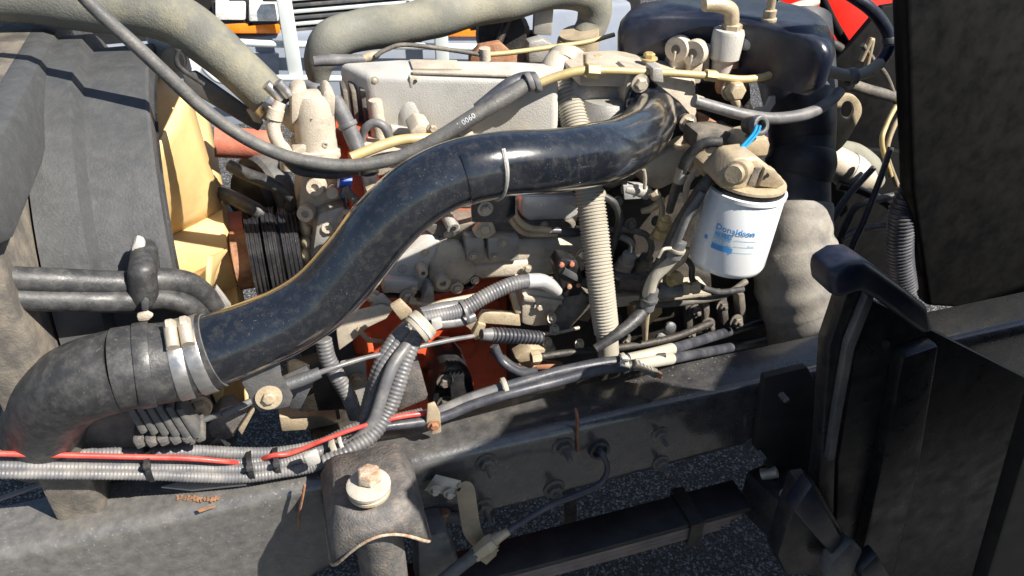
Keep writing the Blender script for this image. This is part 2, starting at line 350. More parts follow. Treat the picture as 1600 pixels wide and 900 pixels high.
# worn print: a short row of unreadable orange dashes near the front of the rail
random.seed(3)
tb = MB()
for i in range(13):
    x = 278+i*5.2; y0 = 774+random.uniform(-1, 2.5)+i*.15; hgt = random.uniform(3, 9); sl = random.uniform(-3, 3); wd = random.uniform(.8, 2.2)
    tb.prism([PZ(x-wd+sl, y0, ZT+.0012), PZ(x+wd+sl, y0, ZT+.0012), PZ(x+wd, y0+hgt, ZT+.0012), PZ(x-wd, y0+hgt, ZT+.0012)], (0, 0, .0008))
    y1 = 779+random.uniform(-2, 3); tb.prism([PZ(x-2, y1, ZT+.0013), PZ(x+3, y1-1, ZT+.0013), PZ(x+3, y1+1.2, ZT+.0013), PZ(x-2, y1+2, ZT+.0013)], (0, 0, .0008))
tb.build('stencil_mark', 'rail_print', rail)
MB().prism([PZ(307, 797, ZT+.001), PZ(334, 790, ZT+.001), PZ(338, 792, ZT+.001), PZ(312, 801, ZT+.001)], (0, 0, .001)).build('rust_scab', 'rail_print', rail)
a = [(252, 766), (300, 752), (372, 757), (386, 762), (300, 771)]
MB().prism([PZ(x, y-3, ZT+.002) for x, y in a], (0, 0, .004)).build('shim_plate', 'washer', rail, bevel=.001)
# gusset under the rear post
gs = tag(slab('gusset_plate', [(1195, 590), (1262, 574), (1300, 640), (1330, 700), (1285, 760), (1205, 742), (1180, 700)], -.02, .015, 'dark_void', bevel=.003), 'dark flat gusset plate bolted to the rear of the chassis rail', 'gusset plate')
# crossmember on the far side and far rail
fr = MB(); fr.prism([V((-1.2, .93, .62)), V((1.9, .93, .62)), V((1.9, .93, .83)), V((-1.2, .93, .83))], (0, .08, 0))
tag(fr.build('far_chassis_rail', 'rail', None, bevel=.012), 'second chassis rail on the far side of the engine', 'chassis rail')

# ================================================================== leaf spring under the rail
ls = thing('leaf_spring', 'stack of black spring leaves held by a rebound clip below the rail', 'leaf spring')
a = P(700, 905, -.16); b = P(1230, 772, -.13)
zs = .545
def lp(x, y, dz=0): return PZ(x, y, zs+dz)
top = [lp(770, 858), lp(1000, 792), lp(1205, 740), lp(1212, 797), lp(1060, 826), lp(905, 874), lp(760, 930)]
dirx = (lp(1205, 797)-lp(905, 876)); dirx.z = 0; dirx.normalize(); wy = V((-dirx.y, dirx.x, 0)); WS = (lp(1000, 797)-lp(1000, 850)).dot(wy)
o0 = lp(1000, 845)
for k in range(4):
    ln = (1.05, 1.0, .86, .80)[k]; e1 = .235 - k*.02
    rs = []
    for i in range(15):
        s = -ln + (ln+e1)*i/14; zz = -.0115*k - .03*((s+.3)**2)*-1
        c = o0 + dirx*s + V((0, 0, zz)); hh = .0058
        rs.append([c-V((0, 0, hh)), c+wy*WS-V((0, 0, hh)), c+wy*WS+V((0, 0, hh)), c+V((0, 0, hh))])
    MB().rings(rs).build('leaf', 'spring' if k == 0 else 'spring_edge', ls, bevel=.0015)
c = o0+dirx*.115; cl = MB(); R = Matrix((dirx, wy, AZ)).transposed()
zc = -.03*(.415**2)*-1
cl.box(c+wy*WS/2+V((0, 0, .011+zc)), (.028, WS+.02, .006), R); cl.box(c-wy*.006+V((0, 0, -.018+zc)), (.028, .006, .062), R); cl.box(c+wy*(WS+.006)+V((0, 0, -.018+zc)), (.028, .006, .062), R); cl.box(c+wy*WS/2+V((0, 0, -.050+zc)), (.028, WS+.02, .006), R)
cl.build('rebound_clip', 'oily', ls, bevel=.002)
MB().cyl(lp(890, 770, .12), lp(893, 840, -.3), .013).build('brake_pipe_post', 'oily', ls)
hg = thing('spring_hanger', 'black cast hanger block at the rear end of the leaf spring', 'bracket')
MB().prism([PZ(1165, 735, .60), PZ(1215, 715, .60), PZ(1262, 748, .60), PZ(1235, 800, .60), PZ(1195, 765, .60)], (0, 0, -.11)).build('hanger', 'black', hg, bevel=.008)
MB().cyl(PZ(1190, 742, .60), PZ(1214, 737, .615), .012).build('pin', 'zinc', hg)
hexbolt(1228, 768, -.15, 8, 'zinc', hg, stud=1)

# ================================================================== shock absorber mount on the rail
sm = thing('shock_mount', 'rusty pressed steel turret with big washer and bolt on the rail side', 'shock mount')
def turret():
    mb = MB(); rows = []; N = 26; c = P(583, 775, -.10)
    # plan outline: horseshoe open to the rail; top slightly domed, skirt falls and flares
    m = mpp(c)
    def ring(rx, ry, z, back):
        r = []
        for i in range(N+1):
            a = math.pi*i/N
            r.append(V((c.x - rx*math.cos(a), c.y - ry*math.sin(a)*1.0 + 0, z)))
        return [V((c.x-rx, back, z))] + r + [V((c.x+rx, back, z))]
    zt = c.z
    for rx, ry, dz in ((.0, .0, .0), (.038, .030, 0), (.049, .038, -.002), (.056, .043, -.008), (.062, .047, -.020), (.070, .052, -.034)):
        rr = ring(rx, ry*.82, zt, -.004)
        rows.append([V((p.x, p.y, zt+dz*(1-.5*math.sin(math.pi*min(1, max(0, (i-1)/N)))**2))) for i, p in enumerate(rr)])
    # hem with an arch cut in front
    last = []
    for i, p in enumerate(rows[-1]):
        t = (i-1)/N; arch = math.sin(math.pi*min(1, max(0, t)))**2
        last.append(V((p.x + (p.x-c.x)*.08, p.y - .006, zt-.112+.084*arch)))
    rows.append(last)
    n = len(rows[0]); v = [p for r in rows for p in r]; f = []
    for i in range(len(rows)-1):
        for j in range(n-1): f.append((i*n+j, i*n+j+1, (i+1)*n+j+1, (i+1)*n+j))
    mb.add(v, f); return mb, c, last
mb, c, hem = turret(); tr = mb.build('turret', 'mount', sm); md = tr.modifiers.new('thick', 'SOLIDIFY'); md.thickness = .005
MB().sweep([p+V((0, -.001, -.001)) for p in hem], [.0024]*len(hem), 8, wob=.5).build('rolled_hem', 'bolt_rusty', sm)
wc = P(578, 772, -.10)+V((0, 0, .004)); m = mpp(wc)
MB().lathe([(.028, 0), (.0305, .002), (.0305, .007), (.028, .009), (.012, .009)], wc, AZ, 30).build('washer', 'fitting', sm)
MB().lathe([(.029, .0095), (.0315, .011), (.0315, .016), (.028, .018), (.012, .018)], wc+V((0, 0, .001)), AZ, 30).build('washer', 'washer', sm)
bl = MB().hexa(wc+V((.002, .006, .019)), V((.08, .1, 1)), .0185, .018).build('bolt_head', 'bolt_rusty', sm, bevel=.002)
MB().lathe([(.038, 0), (.038, -.05), (.0365, -.055), (.0365, -.36)], V((c.x, c.y+.008, c.z-.035)), AZ, 28).build('shock_tube', 'mount', sm)
bs_ = thing('bump_stop', 'grey dusty block shaped bump stop hanging beside the shock turret', 'bump stop')
MB().prism([P(652, 842, -.06), P(700, 832, -.06), P(722, 895, -.06), P(700, 930, -.06), P(655, 930, -.06)], (0, .06, 0)).build('stop_block', 'rubber_dusty', bs_, bevel=.008)
hexbolt(692, 800, -.012, 8, 'rust', bs_, axis=(0, -.4, -1), stud=1.4)
slab('stop_bracket', [(632, 826), (690, 806), (722, 808), (722, 818), (690, 820), (640, 838)], -.015, .012, 'plate', bs_, bevel=.002)

# clip left of the turret: thin rusty drop strip
tag(MB().sweep(spline([P(476, 757, -.02), P(473, 775, -.025), P(468, 800, -.025), P(466, 826, -.02)], 5), [.0045]*16, 8, flat=.5).build('rusty_strip', 'rust'), 'thin rusty strip hanging on the rail beside the shock turret', 'metal strip')

# ================================================================== tan bracket holding the handbrake cable
cb = thing('cable_bracket', 'tan bent strap bracket bolted to the rail holding a cable end', 'bracket')
t0 = [P(662, 765, -.02), P(682, 741, -.02), P(722, 752, -.045), P(714, 774, -.045)]
MB().prism([P(663, 766, -.012), P(681, 741, -.012), P(721, 751, -.03), P(712, 776, -.03)], (0, .003, -.004)).build('tab', 'washer', cb, bevel=.001)
for x, y in ((679, 765), (702, 770)): hexbolt(x, y, -.028, 7, 'washer', cb, h=1.1, washer=1.4)
L = spline([P(716, 757, -.03), P(726, 762, -.035), P(731, 790, -.045), P(738, 830, -.055), P(752, 850, -.06), P(772, 866, -.07)], 6)
wv = (P(752, 757, -.03)-P(722, 762, -.03))
rs = []
for i, p in enumerate(L):
    t = (L[min(i+1, len(L)-1)]-L[max(0, i-1)]).normalized(); s = V((1, -.25, .12)).normalized()*.0155; s = s - t*s.dot(t); nn = t.cross(s).normalized()*.0015
    rs.append([p-s-nn, p+s-nn, p+s+nn, p-s+nn])
MB().rings(rs).build('strap', 'strap', cb, bevel=.0008)
slab('end_plate', [(742, 855), (760, 838), (778, 846), (776, 868), (760, 883), (750, 876)], -.075, .004, 'strap', cb, bevel=.001)
hc = thing('handbrake_cable', 'grey cable looping from a rail grommet to the tan strap bracket', 'cable')
tube('cable', [(935, 700, .01, 4.5), (940, 707, -.03, 4.5), (949, 730, -.04, 4.5), (941, 752, -.045, 4.8), (915, 768, -.055, 5), (860, 790, -.07, 5), (815, 816, -.08, 5), (788, 834, -.085, 5)], 'conduit_blue', hc)
tube('boot', [(795, 830, -.085, 6), (778, 840, -.086, 9), (768, 847, -.087, 12)], 'fitting', hc)
q, R = path([(772, 844, -.087, 14), (763, 851, -.088, 16), (755, 857, -.089, 14), (742, 868, -.09, 13)], 4)
MB().sweep(q, R, 6).build('adjuster_nut', 'fitting', hc, bevel=.001)
tube('sheath', [(745, 864, -.09, 11), (730, 876, -.092, 10.5), (700, 900, -.1, 10.5), (640, 950, -.12, 10.5)], 'rubber_dusty', hc)

# ================================================================== engine: block and castings
en = thing('engine', 'dusty diesel engine with orange red block and cream cast covers', 'engine')
slab('block', [(545, 240), (800, 235), (800, 640), (560, 660)], .36, .06, 'block', en, bevel=.01)
slab('block_core', [(560, 262), (1000, 255), (1000, 600), (575, 620)], .424, .26, 'oily', en, bevel=.01)
slab('block_rib', [(640, 480), (780, 470), (785, 500), (642, 512)], .342, .02, 'block', en, bevel=.004)
slab('block_rib', [(676, 545), (745, 535), (742, 560), (690, 572)], .335, .03, 'block', en, bevel=.006)
slab('block_rib', [(645, 548), (676, 540), (684, 640), (655, 640)], .34, .03, 'block', en, bevel=.006)
slab('block_web', [(575, 545), (584, 542), (586, 600), (583, 645), (572, 640)], .24, .05, 'block', en, bevel=.003)
MB().box(V((.42, .54, .62)), (.72, .3, .26)).build('oil_pan', 'oily', en, bevel=.02)
slab('rear_housing', [(796, 290), (1200, 270), (1225, 560), (796, 640)], .34, .3, 'oily', en, bevel=.015)
# engine mount
em = slab('mount_bracket', [(672, 640), (684, 590), (700, 574), (722, 574), (738, 592), (748, 645)], .20, .10, 'black', en, bevel=.006)
hexbolt(695, 595, .198, 9, 'cast_dark', em); hexbolt(694, 628, .198, 8, 'cast_dark', em)
slab('mount_plate', [(618, 556), (648, 543), (669, 618), (666, 625), (622, 643)], .15, .012, 'mount', en, bevel=.003)
pl = slab('side_plate', [(532, 570), (572, 560), (576, 636), (556, 655), (535, 610)], .20, .012, 'cast_grey', en, bevel=.003)
hexbolt(558, 592, .198, 8.5, 'zinc', pl)
# valve cover
ZV = 1.317
vc = [PZ(573, 118, ZV), PZ(800, 122, ZV), PZ(872, 124, ZV), PZ(872, 98, ZV), PZ(800, 94, ZV), PZ(625, 91, ZV), PZ(527, 97, ZV)]
mb = MB(); cen = sum(vc, V())/len(vc); low = [V((p.x, p.y-.012 if p.y < .46 else p.y+.01, ZV-.15)) for p in vc]
mb.rings([vc, low]); cover = mb.build('valve_cover', 'cast_light', en, bevel=.012, seg=4)
a = [PZ(640, 96, ZV), PZ(714, 97, ZV), PZ(722, 110, ZV), PZ(645, 110, ZV)]
MB().prism([p+V((0, 0, .0002)) for p in a], (0, 0, .004)).build('name_plate', 'cast', cover, bevel=.001)
s = slab('bracket_pad', [(640, 120), (677, 121), (677, 139), (641, 138)], .405, .02, 'cast', cover, bevel=.002)
for x in (649, 669): MB().cyl(P(x, 127, .4055), P(x, 127, .4035), .0032, seg=10).build('hole', 'dark_void', cover)
MB().prism([PZ(645, 117, ZV+.0005), PZ(800, 121, ZV+.0005), PZ(800, 118, ZV+.0005), PZ(645, 113, ZV+.0005)], (0, 0, .005)).build('rib', 'cast', cover, bevel=.0015)
for x, y, sx, sz in ((650, 186, 1.0, 1.7), (694, 194, .8, 1.0), (786, 184, 1.0, 1.5), (822, 190, .8, 1)):
    MB().ball(P(x, y, .414), .028, (sx*1.15, .6, sz)).build('bulge', 'cast_light', cover)
for x in (541, 554, 568): 
    p = PZ(x, 135, ZV-.03); MB().box(P(x, 172, .46), (.008, .05, .09)).build('fin', 'cast_dark', cover, bevel=.002)
boss(590, 195, .41, 11, .02, 'cast', en, axis=(0, 0, 1), out=.045, hole=False, name='corner_post')
tube('corner_post', [(587, 165, .41, 9), (592, 195, .405, 11), (598, 232, .40, 12)], 'cast', en)
slab('head_flange', [(560, 238), (905, 214), (905, 262), (560, 277)], .345, .08, 'cast', en, bevel=.005)
slab('head_side', [(520, 205), (575, 205), (580, 260), (525, 262)], .40, .05, 'block', en, bevel=.004)
# fuel rail with saddles
fr_ = thing('fuel_rail', 'yellow plated fuel pipe held by cream saddles below the valve cover', 'fuel pipe')
tube('pipe', [(548, 246, .30, 8), (600, 226, .31, 8.5), (640, 217, .315, 8), (720, 216, .32, 8), (780, 217, .32, 7.5), (838, 210, .33, 6)], 'brass', fr_)
for x, y in ((731, 214),):
    slab('saddle', [(x-12, y+14), (x-10, y-8), (x, y-14), (x+10, y-6), (x+12, y+16)], .305, .05, 'cast', fr_, bevel=.004)
slab('saddle', [(640, 206), (655, 192), (672, 196), (680, 210), (645, 216)], .33, .05, 'cast', fr_, bevel=.004)
hexbolt(676, 200, .33, 6, 'zinc', fr_)
# thermostat housing
th = thing('thermostat_housing', 'cream cast thermostat housing at the end of the big hose', 'housing')
mb = MB(); a = P(489, 148, .40); b = P(496, 243, .385); r = 32*mpp(a)
mb.lathe([(r*.55, -.006), (r*.9, .0), (r*.98, .012), (r, .03), (r*1.03, (b-a).length*.86), (r*1.18, (b-a).length*.88), (r*1.18, (b-a).length)], a, b-a, 28)
hb = mb.build('body', 'cast', th)
slab('shoulder', [(454, 144), (468, 138), (482, 141), (470, 182), (455, 200)], .375, .05, 'cast', th, bevel=.006)
slab('shoulder', [(505, 143), (514, 138), (524, 152), (523, 185), (512, 180), (502, 165)], .375, .05, 'cast', th, bevel=.006)
slab('slot', [(484, 186), (489, 185), (492, 226), (487, 227)], .3625, .006, 'cast_dark', th, bevel=.001)
boss(508, 225, .358, 5, .01, 'cast', th, out=.004)
slab('base_flange', [(456, 236), (475, 226), (520, 234), (534, 242), (528, 254), (470, 256), (456, 248)], .36, .06, 'cast', th, bevel=.004)
tube('neck', [(455, 170, .44, 26), (470, 182, .43, 28), (486, 195, .42, 26)], 'cast', th)
by = thing('bypass_pipe', 'bent cream bypass pipe beside the thermostat housing', 'pipe')
tube('pipe', [(438, 160, .37, 9), (431, 178, .365, 11), (427, 200, .36, 11), (434, 222, .355, 11), (446, 238, .355, 11), (449, 262, .36, 11)], 'cast', by)
tube('collar', [(432, 170, .365, 13), (428, 186, .362, 13)], 'cast', by)
# front castings (water pump, timing cover)
fc = thing('timing_cover', 'cream cast front cover with bolt bosses beside the ribbed pulley', 'engine cover')
slab('cover', [(470, 268), (505, 262), (530, 285), (538, 330), (532, 380), (505, 440), (480, 462), (468, 450), (474, 380), (466, 330)], .40, .10, 'cast', fc, bevel=.008)
slab('web', [(495, 335), (540, 320), (548, 345), (520, 420), (495, 450), (486, 400)], .37, .04, 'cast_grey', fc, bevel=.012)
for x, y, r in ((493, 292, 14), (478, 333, 13), (520, 300, 10), (543, 340, 15), (512, 355, 9)): boss(x, y, .375, r, .05, 'cast', fc, out=.01, axis=(-.2, -1, .35), hole=x != 520)
for k in range(5): MB().ball(P(477+(k % 2)*2, 352+k*21, .415), .017, (.8, 1.6, 1)).build('scallop', 'fitting', fc)
tube('outlet', [(548, 338, .39, 15), (552, 352, .35, 14), (548, 362, .32, 13)], 'cast', fc)
# pulleys and belt
pu = thing('crank_pulley', 'black ribbed multi groove pulley behind the fan', 'pulley')
pc = V((0, .43, P(430, 398, .43).z)); pr = []
x0, x1 = P(388, 398, .36).x, P(472, 398, .36).x
for k in range(49):
    t = k/48; pr.append((.086*(1.0 if k % 4 in (0, 1) else .975)*(1.0 if t < .3 else 1.05 if t < .62 else 1.0)*(.93 if .28 < t < .33 or .60 < t < .65 else 1), t*(x1-x0)))
MB().lathe([(.02, 0)]+pr+[(.02, x1-x0)], V((x0, pc.y, pc.z)), AX, 56).build('grooved_wheel', 'black', pu)
MB().lathe([(.055, 0), (.055, -.03), (.03, -.035)], V((x0, pc.y, pc.z)), AX, 24).build('hub', 'rust', pu)
al = thing('alternator_pulley', 'dark idler wheel with dusty rim above the ribbed pulley', 'pulley')
c = P(432, 305, .60)
MB().lathe([(.03, 0), (.085, 0), (.092, .008), (.092, .035), (.085, .043), (.03, .043)], c, V((-1, -.55, .1)), 32).build('rim', 'rubber_dusty', al)
MB().lathe([(.0, -.01), (.072, -.006), (.072, .02)], c+V((-.035, -.022, .0)), V((-1, -.55, .1)), 28).build('wheel', 'black', al)
tube('lower_hose', [(358, 258, .46, 9), (385, 272, .44, 10), (415, 284, .42, 11), (440, 296, .41, 9), (455, 312, .41, 8), (452, 326, .43, 8)], 'rubber', tag(thing('heater_hose', 'black heater hose bending down above the ribbed pulley', 'hose'), 'black heater hose bending down above the ribbed pulley', 'hose'))
tube('hose', [(345, 300, .50, 11), (380, 318, .46, 12), (402, 330, .44, 12), (418, 342, .44, 10)], 'rubber', thing('short_hose', 'short black hose stub right above the ribbed pulley rim', 'hose'))
# coloured sensor
sn = thing('coolant_sensor', 'bright blue plastic sensor plug with grey lead', 'sensor')
MB().cyl(P(529, 282, .345), P(548, 284, .345), .013, seg=12).build('plug', 'blue_plastic', sn)
MB().cyl(P(538, 270, .35), P(537, 280, .345), .011).build('collar', 'fitting', sn)
tube('lead', [(538, 290, .335, 6), (546, 302, .335, 6), (560, 318, .34, 7), (566, 332, .35, 8)], 'conduit', sn)
sw = thing('pressure_switch', 'grey cylindrical switch with black cap beside the blue plug', 'switch')
MB().cyl(P(574, 248, .35), P(578, 272, .34), .016).build('cap', 'black', sw); MB().cyl(P(577, 270, .34), P(585, 308, .34), .0145).build('body', 'alu', sw)
# hoses between the housing and the cover
hs = thing('sleeved_hose', 'grey sleeved hose with a clip beside the thermostat housing', 'hose')
o, q, R = tube('hose', [(522, 152, .40, 11), (532, 172, .39, 13), (543, 195, .38, 13), (554, 220, .37, 13), (562, 240, .36, 12)], 'conduit', hs); band(q, R, .52, .008, 'clip', 'conduit', hs)
tube('wire', [(565, 222, .385, 6), (570, 202, .38, 7), (585, 192, .375, 7), (600, 198, .37, 7), (610, 218, .37, 7)], 'conduit', thing('looped_wire', 'thin grey wire looping over the cream corner post', 'wire'))

# ================================================================== intake side castings behind and under the black pipe
im = thing('intake_manifold', 'cream cast intake manifold carrying the black pipe flange', 'manifold')
slab('runner', [(880, 150), (915, 125), (985, 118), (1040, 150), (1050, 260), (960, 300), (900, 290)], .33, .10, 'cast_grey', im, bevel=.02, seg=3)
MB().lathe([(.02, 0), (.045, .002), (.052, .02), (.054, .12)], P(945, 150, .34), V((-.1, .0, -1)), 24).build('plenum', 'cast_grey', im)
slab('flange_block', [(985, 110), (1088, 128), (1092, 230), (1075, 262), (1040, 262), (1000, 235), (975, 150)], .30, .06, 'cast', im, bevel=.006)
slab('top_pad', [(905, 118), (1000, 112), (1088, 124), (1088, 140), (905, 135)], .31, .12, 'cast', im, bevel=.005)
tube('throttle_barrel', [(1040, 92, .40, 22), (1065, 95, .40, 22), (1112, 98, .40, 22)], 'cast_grey', im)
for x, y, Y in ((1060, 76, .37), (1086, 82, .35)):
    a = V((-.75, -.6, .1)).normalized(); c = P(x, y, Y)
    MB().lathe([(.008, .0), (.021, .0), (.023, .003), (.023, .02), (.021, .023), (.008, .023)], c-a*.012, a, 22).build('lug', 'cast', im)
    MB().cyl(c+a*.0112, c+a*.0122, .0085, seg=14).build('lug_hole', 'cast_dark', im)
    MB().prism([c+V((-.012, -.01, 0)), c+V((.016, -.01, 0)), c+V((.014, -.01, -.055)), c+V((-.012, -.01, -.055))], (0, .02, 0)).build('lug_web', 'cast', im, bevel=.003)
slab('arm', [(1098, 116), (1100, 76), (1106, 70), (1122, 72), (1122, 82), (1110, 86), (1108, 116)], .345, .014, 'cast', im, bevel=.003)
tube('stub', [(1012, 92, .36, 10), (1014, 105, .36, 11), (1016, 125, .36, 11)], 'cast', im)
hexbolt(1014, 92, .355, 9, 'brass', im, axis=(0, 0, 1)); hexbolt(934, 95, .40, 8, 'brass', im, axis=(0, 0, 1))
slab('knee', [(1005, 260), (1045, 235), (1090, 232), (1082, 262), (1060, 285), (1030, 300), (1005, 290)], .28, .06, 'cast', im, bevel=.01)
slab('knee', [(1070, 240), (1100, 225), (1130, 235), (1120, 270), (1080, 275)], .27, .08, 'fitting', im, bevel=.008)
# castings below the pipe
oc = thing('oil_cooler', 'cream and grey cast oil cooler housing below the black pipe', 'oil cooler')
MB().cyl(P(665, 392, .31), P(930, 380, .31), 30*mpp(P(800, 390, .31)), seg=22).build('barrel', 'cast', oc)
slab('upper_tray', [(655, 352), (900, 345), (905, 372), (690, 380)], .285, .06, 'cast_dark', oc, bevel=.006)
slab('side_casting', [(598, 440), (622, 402), (655, 380), (672, 372), (690, 376), (672, 415), (660, 458), (612, 470), (598, 460)], .275, .07, 'cast_light', oc, bevel=.006)
slab('neck_casting', [(672, 415), (690, 376), (720, 382), (735, 400), (752, 425), (735, 445), (700, 462), (672, 458)], .268, .06, 'cast', oc, bevel=.012, seg=3)
slab('cone', [(720, 418), (760, 412), (918, 398), (916, 428), (800, 436), (745, 440)], .27, .05, 'cast', oc, bevel=.012, seg=3)
for x0, x1 in ((727, 757), (762, 812)): slab('pad', [(x0, 372), (x1, 371), (x1, 408), (x0+2, 410)], .262, .03, 'cast_grey', oc, bevel=.004)
mk = P(629, 420, .2735); MB().ringband(mk, AY, .0072, .0088, .0012, 24).build('cast_mark', 'cast_grey', oc)
MB().box(mk, (.0012, .0012, .008)).build('cast_mark', 'cast_grey', oc)
boss(690, 438, .262, 12, .03, 'cast', oc); boss(658, 418, .268, 8, .03, 'cast', oc, out=.02)
slab('foot', [(600, 438), (655, 440), (652, 462), (600, 458)], .255, .03, 'cast_light', oc, bevel=.005)
slab('foot', [(650, 495), (668, 448), (678, 448), (680, 478), (668, 492), (652, 500)], .25, .05, 'cast_grey', oc, bevel=.004)
hexbolt(636, 462, .252, 8, 'zinc', oc); hexbolt(714, 450, .252, 7, 'zinc', oc)
slab('ear', [(700, 350), (708, 340), (720, 355), (718, 366), (705, 366)], .27, .03, 'cast_grey', oc, bevel=.003)
MB().cyl(P(694, 330, .30), P(708, 357, .262), .011, .0105).build('boss_tube', 'cast_grey', oc); MB().cyl(P(708, 357, .262), P(708.3, 357.6, .261), .0055, seg=12).build('hole', 'dark_void', oc)
slab('lug', [(740, 366), (752, 352), (772, 352), (776, 364), (762, 374), (746, 372)], .26, .02, 'cast', oc, bevel=.003)
# polished cover to the right
slab('end_cover', [(814, 312), (820, 305), (895, 306), (906, 312), (904, 336), (890, 344), (826, 346), (815, 338)], .29, .05, 'alu', thing('polished_cover', 'smooth silver grey cover plate tucked below the black pipe', 'cover plate'), bevel=.008, seg=3)
# steel lines to the injection pump
for k, pts in enumerate(([(803, 316, .24, 5), (806, 338, .24, 5), (825, 355, .24, 5), (860, 360, .24, 5), (915, 361, .24, 5), (975, 358, .235, 5), (1008, 366, .23, 5), (1018, 385, .225, 5), (1012, 405, .22, 5)],
                         [(797, 322, .25, 5), (800, 345, .25, 5), (822, 364, .25, 5), (870, 366, .25, 5), (930, 364, .245, 5.5), (968, 368, .24, 5.5), (986, 380, .235, 5), (986, 398, .23, 5)])):
    f = thing('injector_line', ('steel injector line with the longer bend over the pump nuts', 'steel injector line with the tighter inner bend')[k], 'fuel line')
    tube('pipe', pts[:4], 'fitting', f, seg=10); tube('pipe', pts[3:6], 'conduit_blue', f, seg=10); tube('pipe', pts[5:], 'steel' if k else 'cast_dark', f, seg=10)
MB().box(P(800, 316, .25), (.02, .02, .02)).build('union', 'fitting', thing('line_union', 'tan square union where the thin steel lines start', 'fitting'), bevel=.003)
ip = thing('injection_pump', 'oily dark injection pump with steel delivery nuts', 'fuel pump')
slab('pump_body', [(945, 425), (1060, 405), (1115, 430), (1118, 520), (1010, 540), (930, 530), (930, 470)], .26, .10, 'oily', ip, bevel=.012)
slab('pump_head', [(935, 330), (990, 300), (1045, 320), (1060, 400), (960, 420)], .30, .08, 'oily', ip, bevel=.015)
for x, y in ((985, 396), (1012, 400)):
    a, b = P(x, y, .225), P(x-22, y+42, .245); d = (b-a); k = 'cast_dark' if x > 1000 else 'cast_grey'
    n = MB().lathe([(.006, 0), (.013, .003), (.014, .018), (.0165, .02), (.0165, .034), (.015, .036), (.0175, .04), (.0175, .058)], a, d, 16).build('delivery_nut', k, ip)
    MB().lathe([(.0185, 0), (.0185, .006)], a+d*.55, d, 16).build('collar', 'oily', n)
MB().cyl(P(965, 440, .23), P(1010, 446, .22), .014).build('lever_shaft', 'cast_dark', ip)
tube('banjo', [(975, 293, .26, 10), (1000, 297, .26, 12), (1012, 303, .26, 10)], 'cast_grey', ip)
slab('tag_plate', [(974, 290), (1008, 288), (1012, 310), (976, 312)], .25, .004, 'alu', ip, bevel=.001)
tube('handle', [(1003, 330, .26, 5), (1018, 326, .25, 6), (1032, 316, .245, 6), (1038, 310, .245, 4)], 'fitting', ip)
tube('rod', [(1006, 265, .24, 3), (1008, 280, .24, 3), (1007, 295, .24, 3)], 'zinc', ip)
slab('pump_foot', [(990, 480), (1035, 470), (1036, 490), (1012, 512), (992, 510)], .20, .04, 'brass', ip, bevel=.004)
slab('pump_ledge', [(935, 468), (1110, 452), (1112, 462), (1040, 472), (940, 484)], .21, .05, 'cast', ip, bevel=.003)
for x, y in ((1032, 527), (1046, 511)): MB().lathe([(.004, -.001), (.012, 0), (.012, .006), (.006, .01)], P(x, y, .22), (0, -1, .3), 14).build('cap_nut', 'plate', ip)
for x, y, r in ((1085, 486, 8), (1128, 478, 7), (1105, 508, 9), (1150, 502, 8), (1078, 522, 7), (962, 500, 7), (975, 530, 8), (985, 350, 7), (1025, 345, 6), (965, 315, 6)): hexbolt(x, y, .24, r, 'cast_dark', ip, axis=(.1, -1, .2), stud=.8)
for k in range(4): slab('pump_rib', [(1070+k*28, 470-k*3), (1080+k*28, 468-k*3), (1084+k*28, 515-k*4), (1074+k*28, 517-k*4)], .245, .03, 'cast_dark', ip, bevel=.003)
tube('return_pipe', [(955, 440, .24, 5), (975, 468, .22, 5), (1020, 476, .20, 5), (1075, 472, .19, 5), (1130, 462, .2, 5), (1165, 440, .23, 5)], 'cast_dark', ip)
# fittings right of the pump
ft = thing('hose_fitting', 'tan hex hose fitting lying below the white filter', 'fitting')
a, b = P(1040, 455, .17), P(1098, 447, .16)
tube('hose_end', [(1028, 452, .175, 11), (1045, 454, .17, 12), (1064, 452, .167, 12)], 'conduit', ft)
d = (b-a).normalized(); MB().lathe([(.010, 0), (.0125, .002), (.0125, .016), (.0105, .018), (.0105, .022), (.013, .024), (.013, .036), (.008, .038)], P(1062, 452, .167), d, 6).build('nut', 'fitting', ft)
bj = thing('banjo_bolt', 'brown hex banjo bolt beside the white filter base', 'bolt')
MB().hexa(P(1052, 436, .175), V((.1, -.8, .6)), .0135, .016, .017).build('head', 'brass', bj); MB().ringband(P(1050, 440, .18), V((.1, -.8, .6)), .009, .018, .009).build('ring', 'fitting', bj)
for k, pts in enumerate(([(1040, 350, .20, 10), (1036, 362, .198, 12), (1033, 375, .196, 10)],)):
    o = thing('sender_unit', 'corroded brass sender standing beside the black loom', 'sensor'); a = P(1042, 338, .20); b = P(1032, 372, .20)
    MB().lathe([(.006, 0), (.009, .002), (.009, .008), (.013, .01), (.013, .019), (.009, .02), (.009, .026), (.0145, .028), (.0145, .042), (.01, .045)], a, b-a, 8).build('sender', 'brass', o)
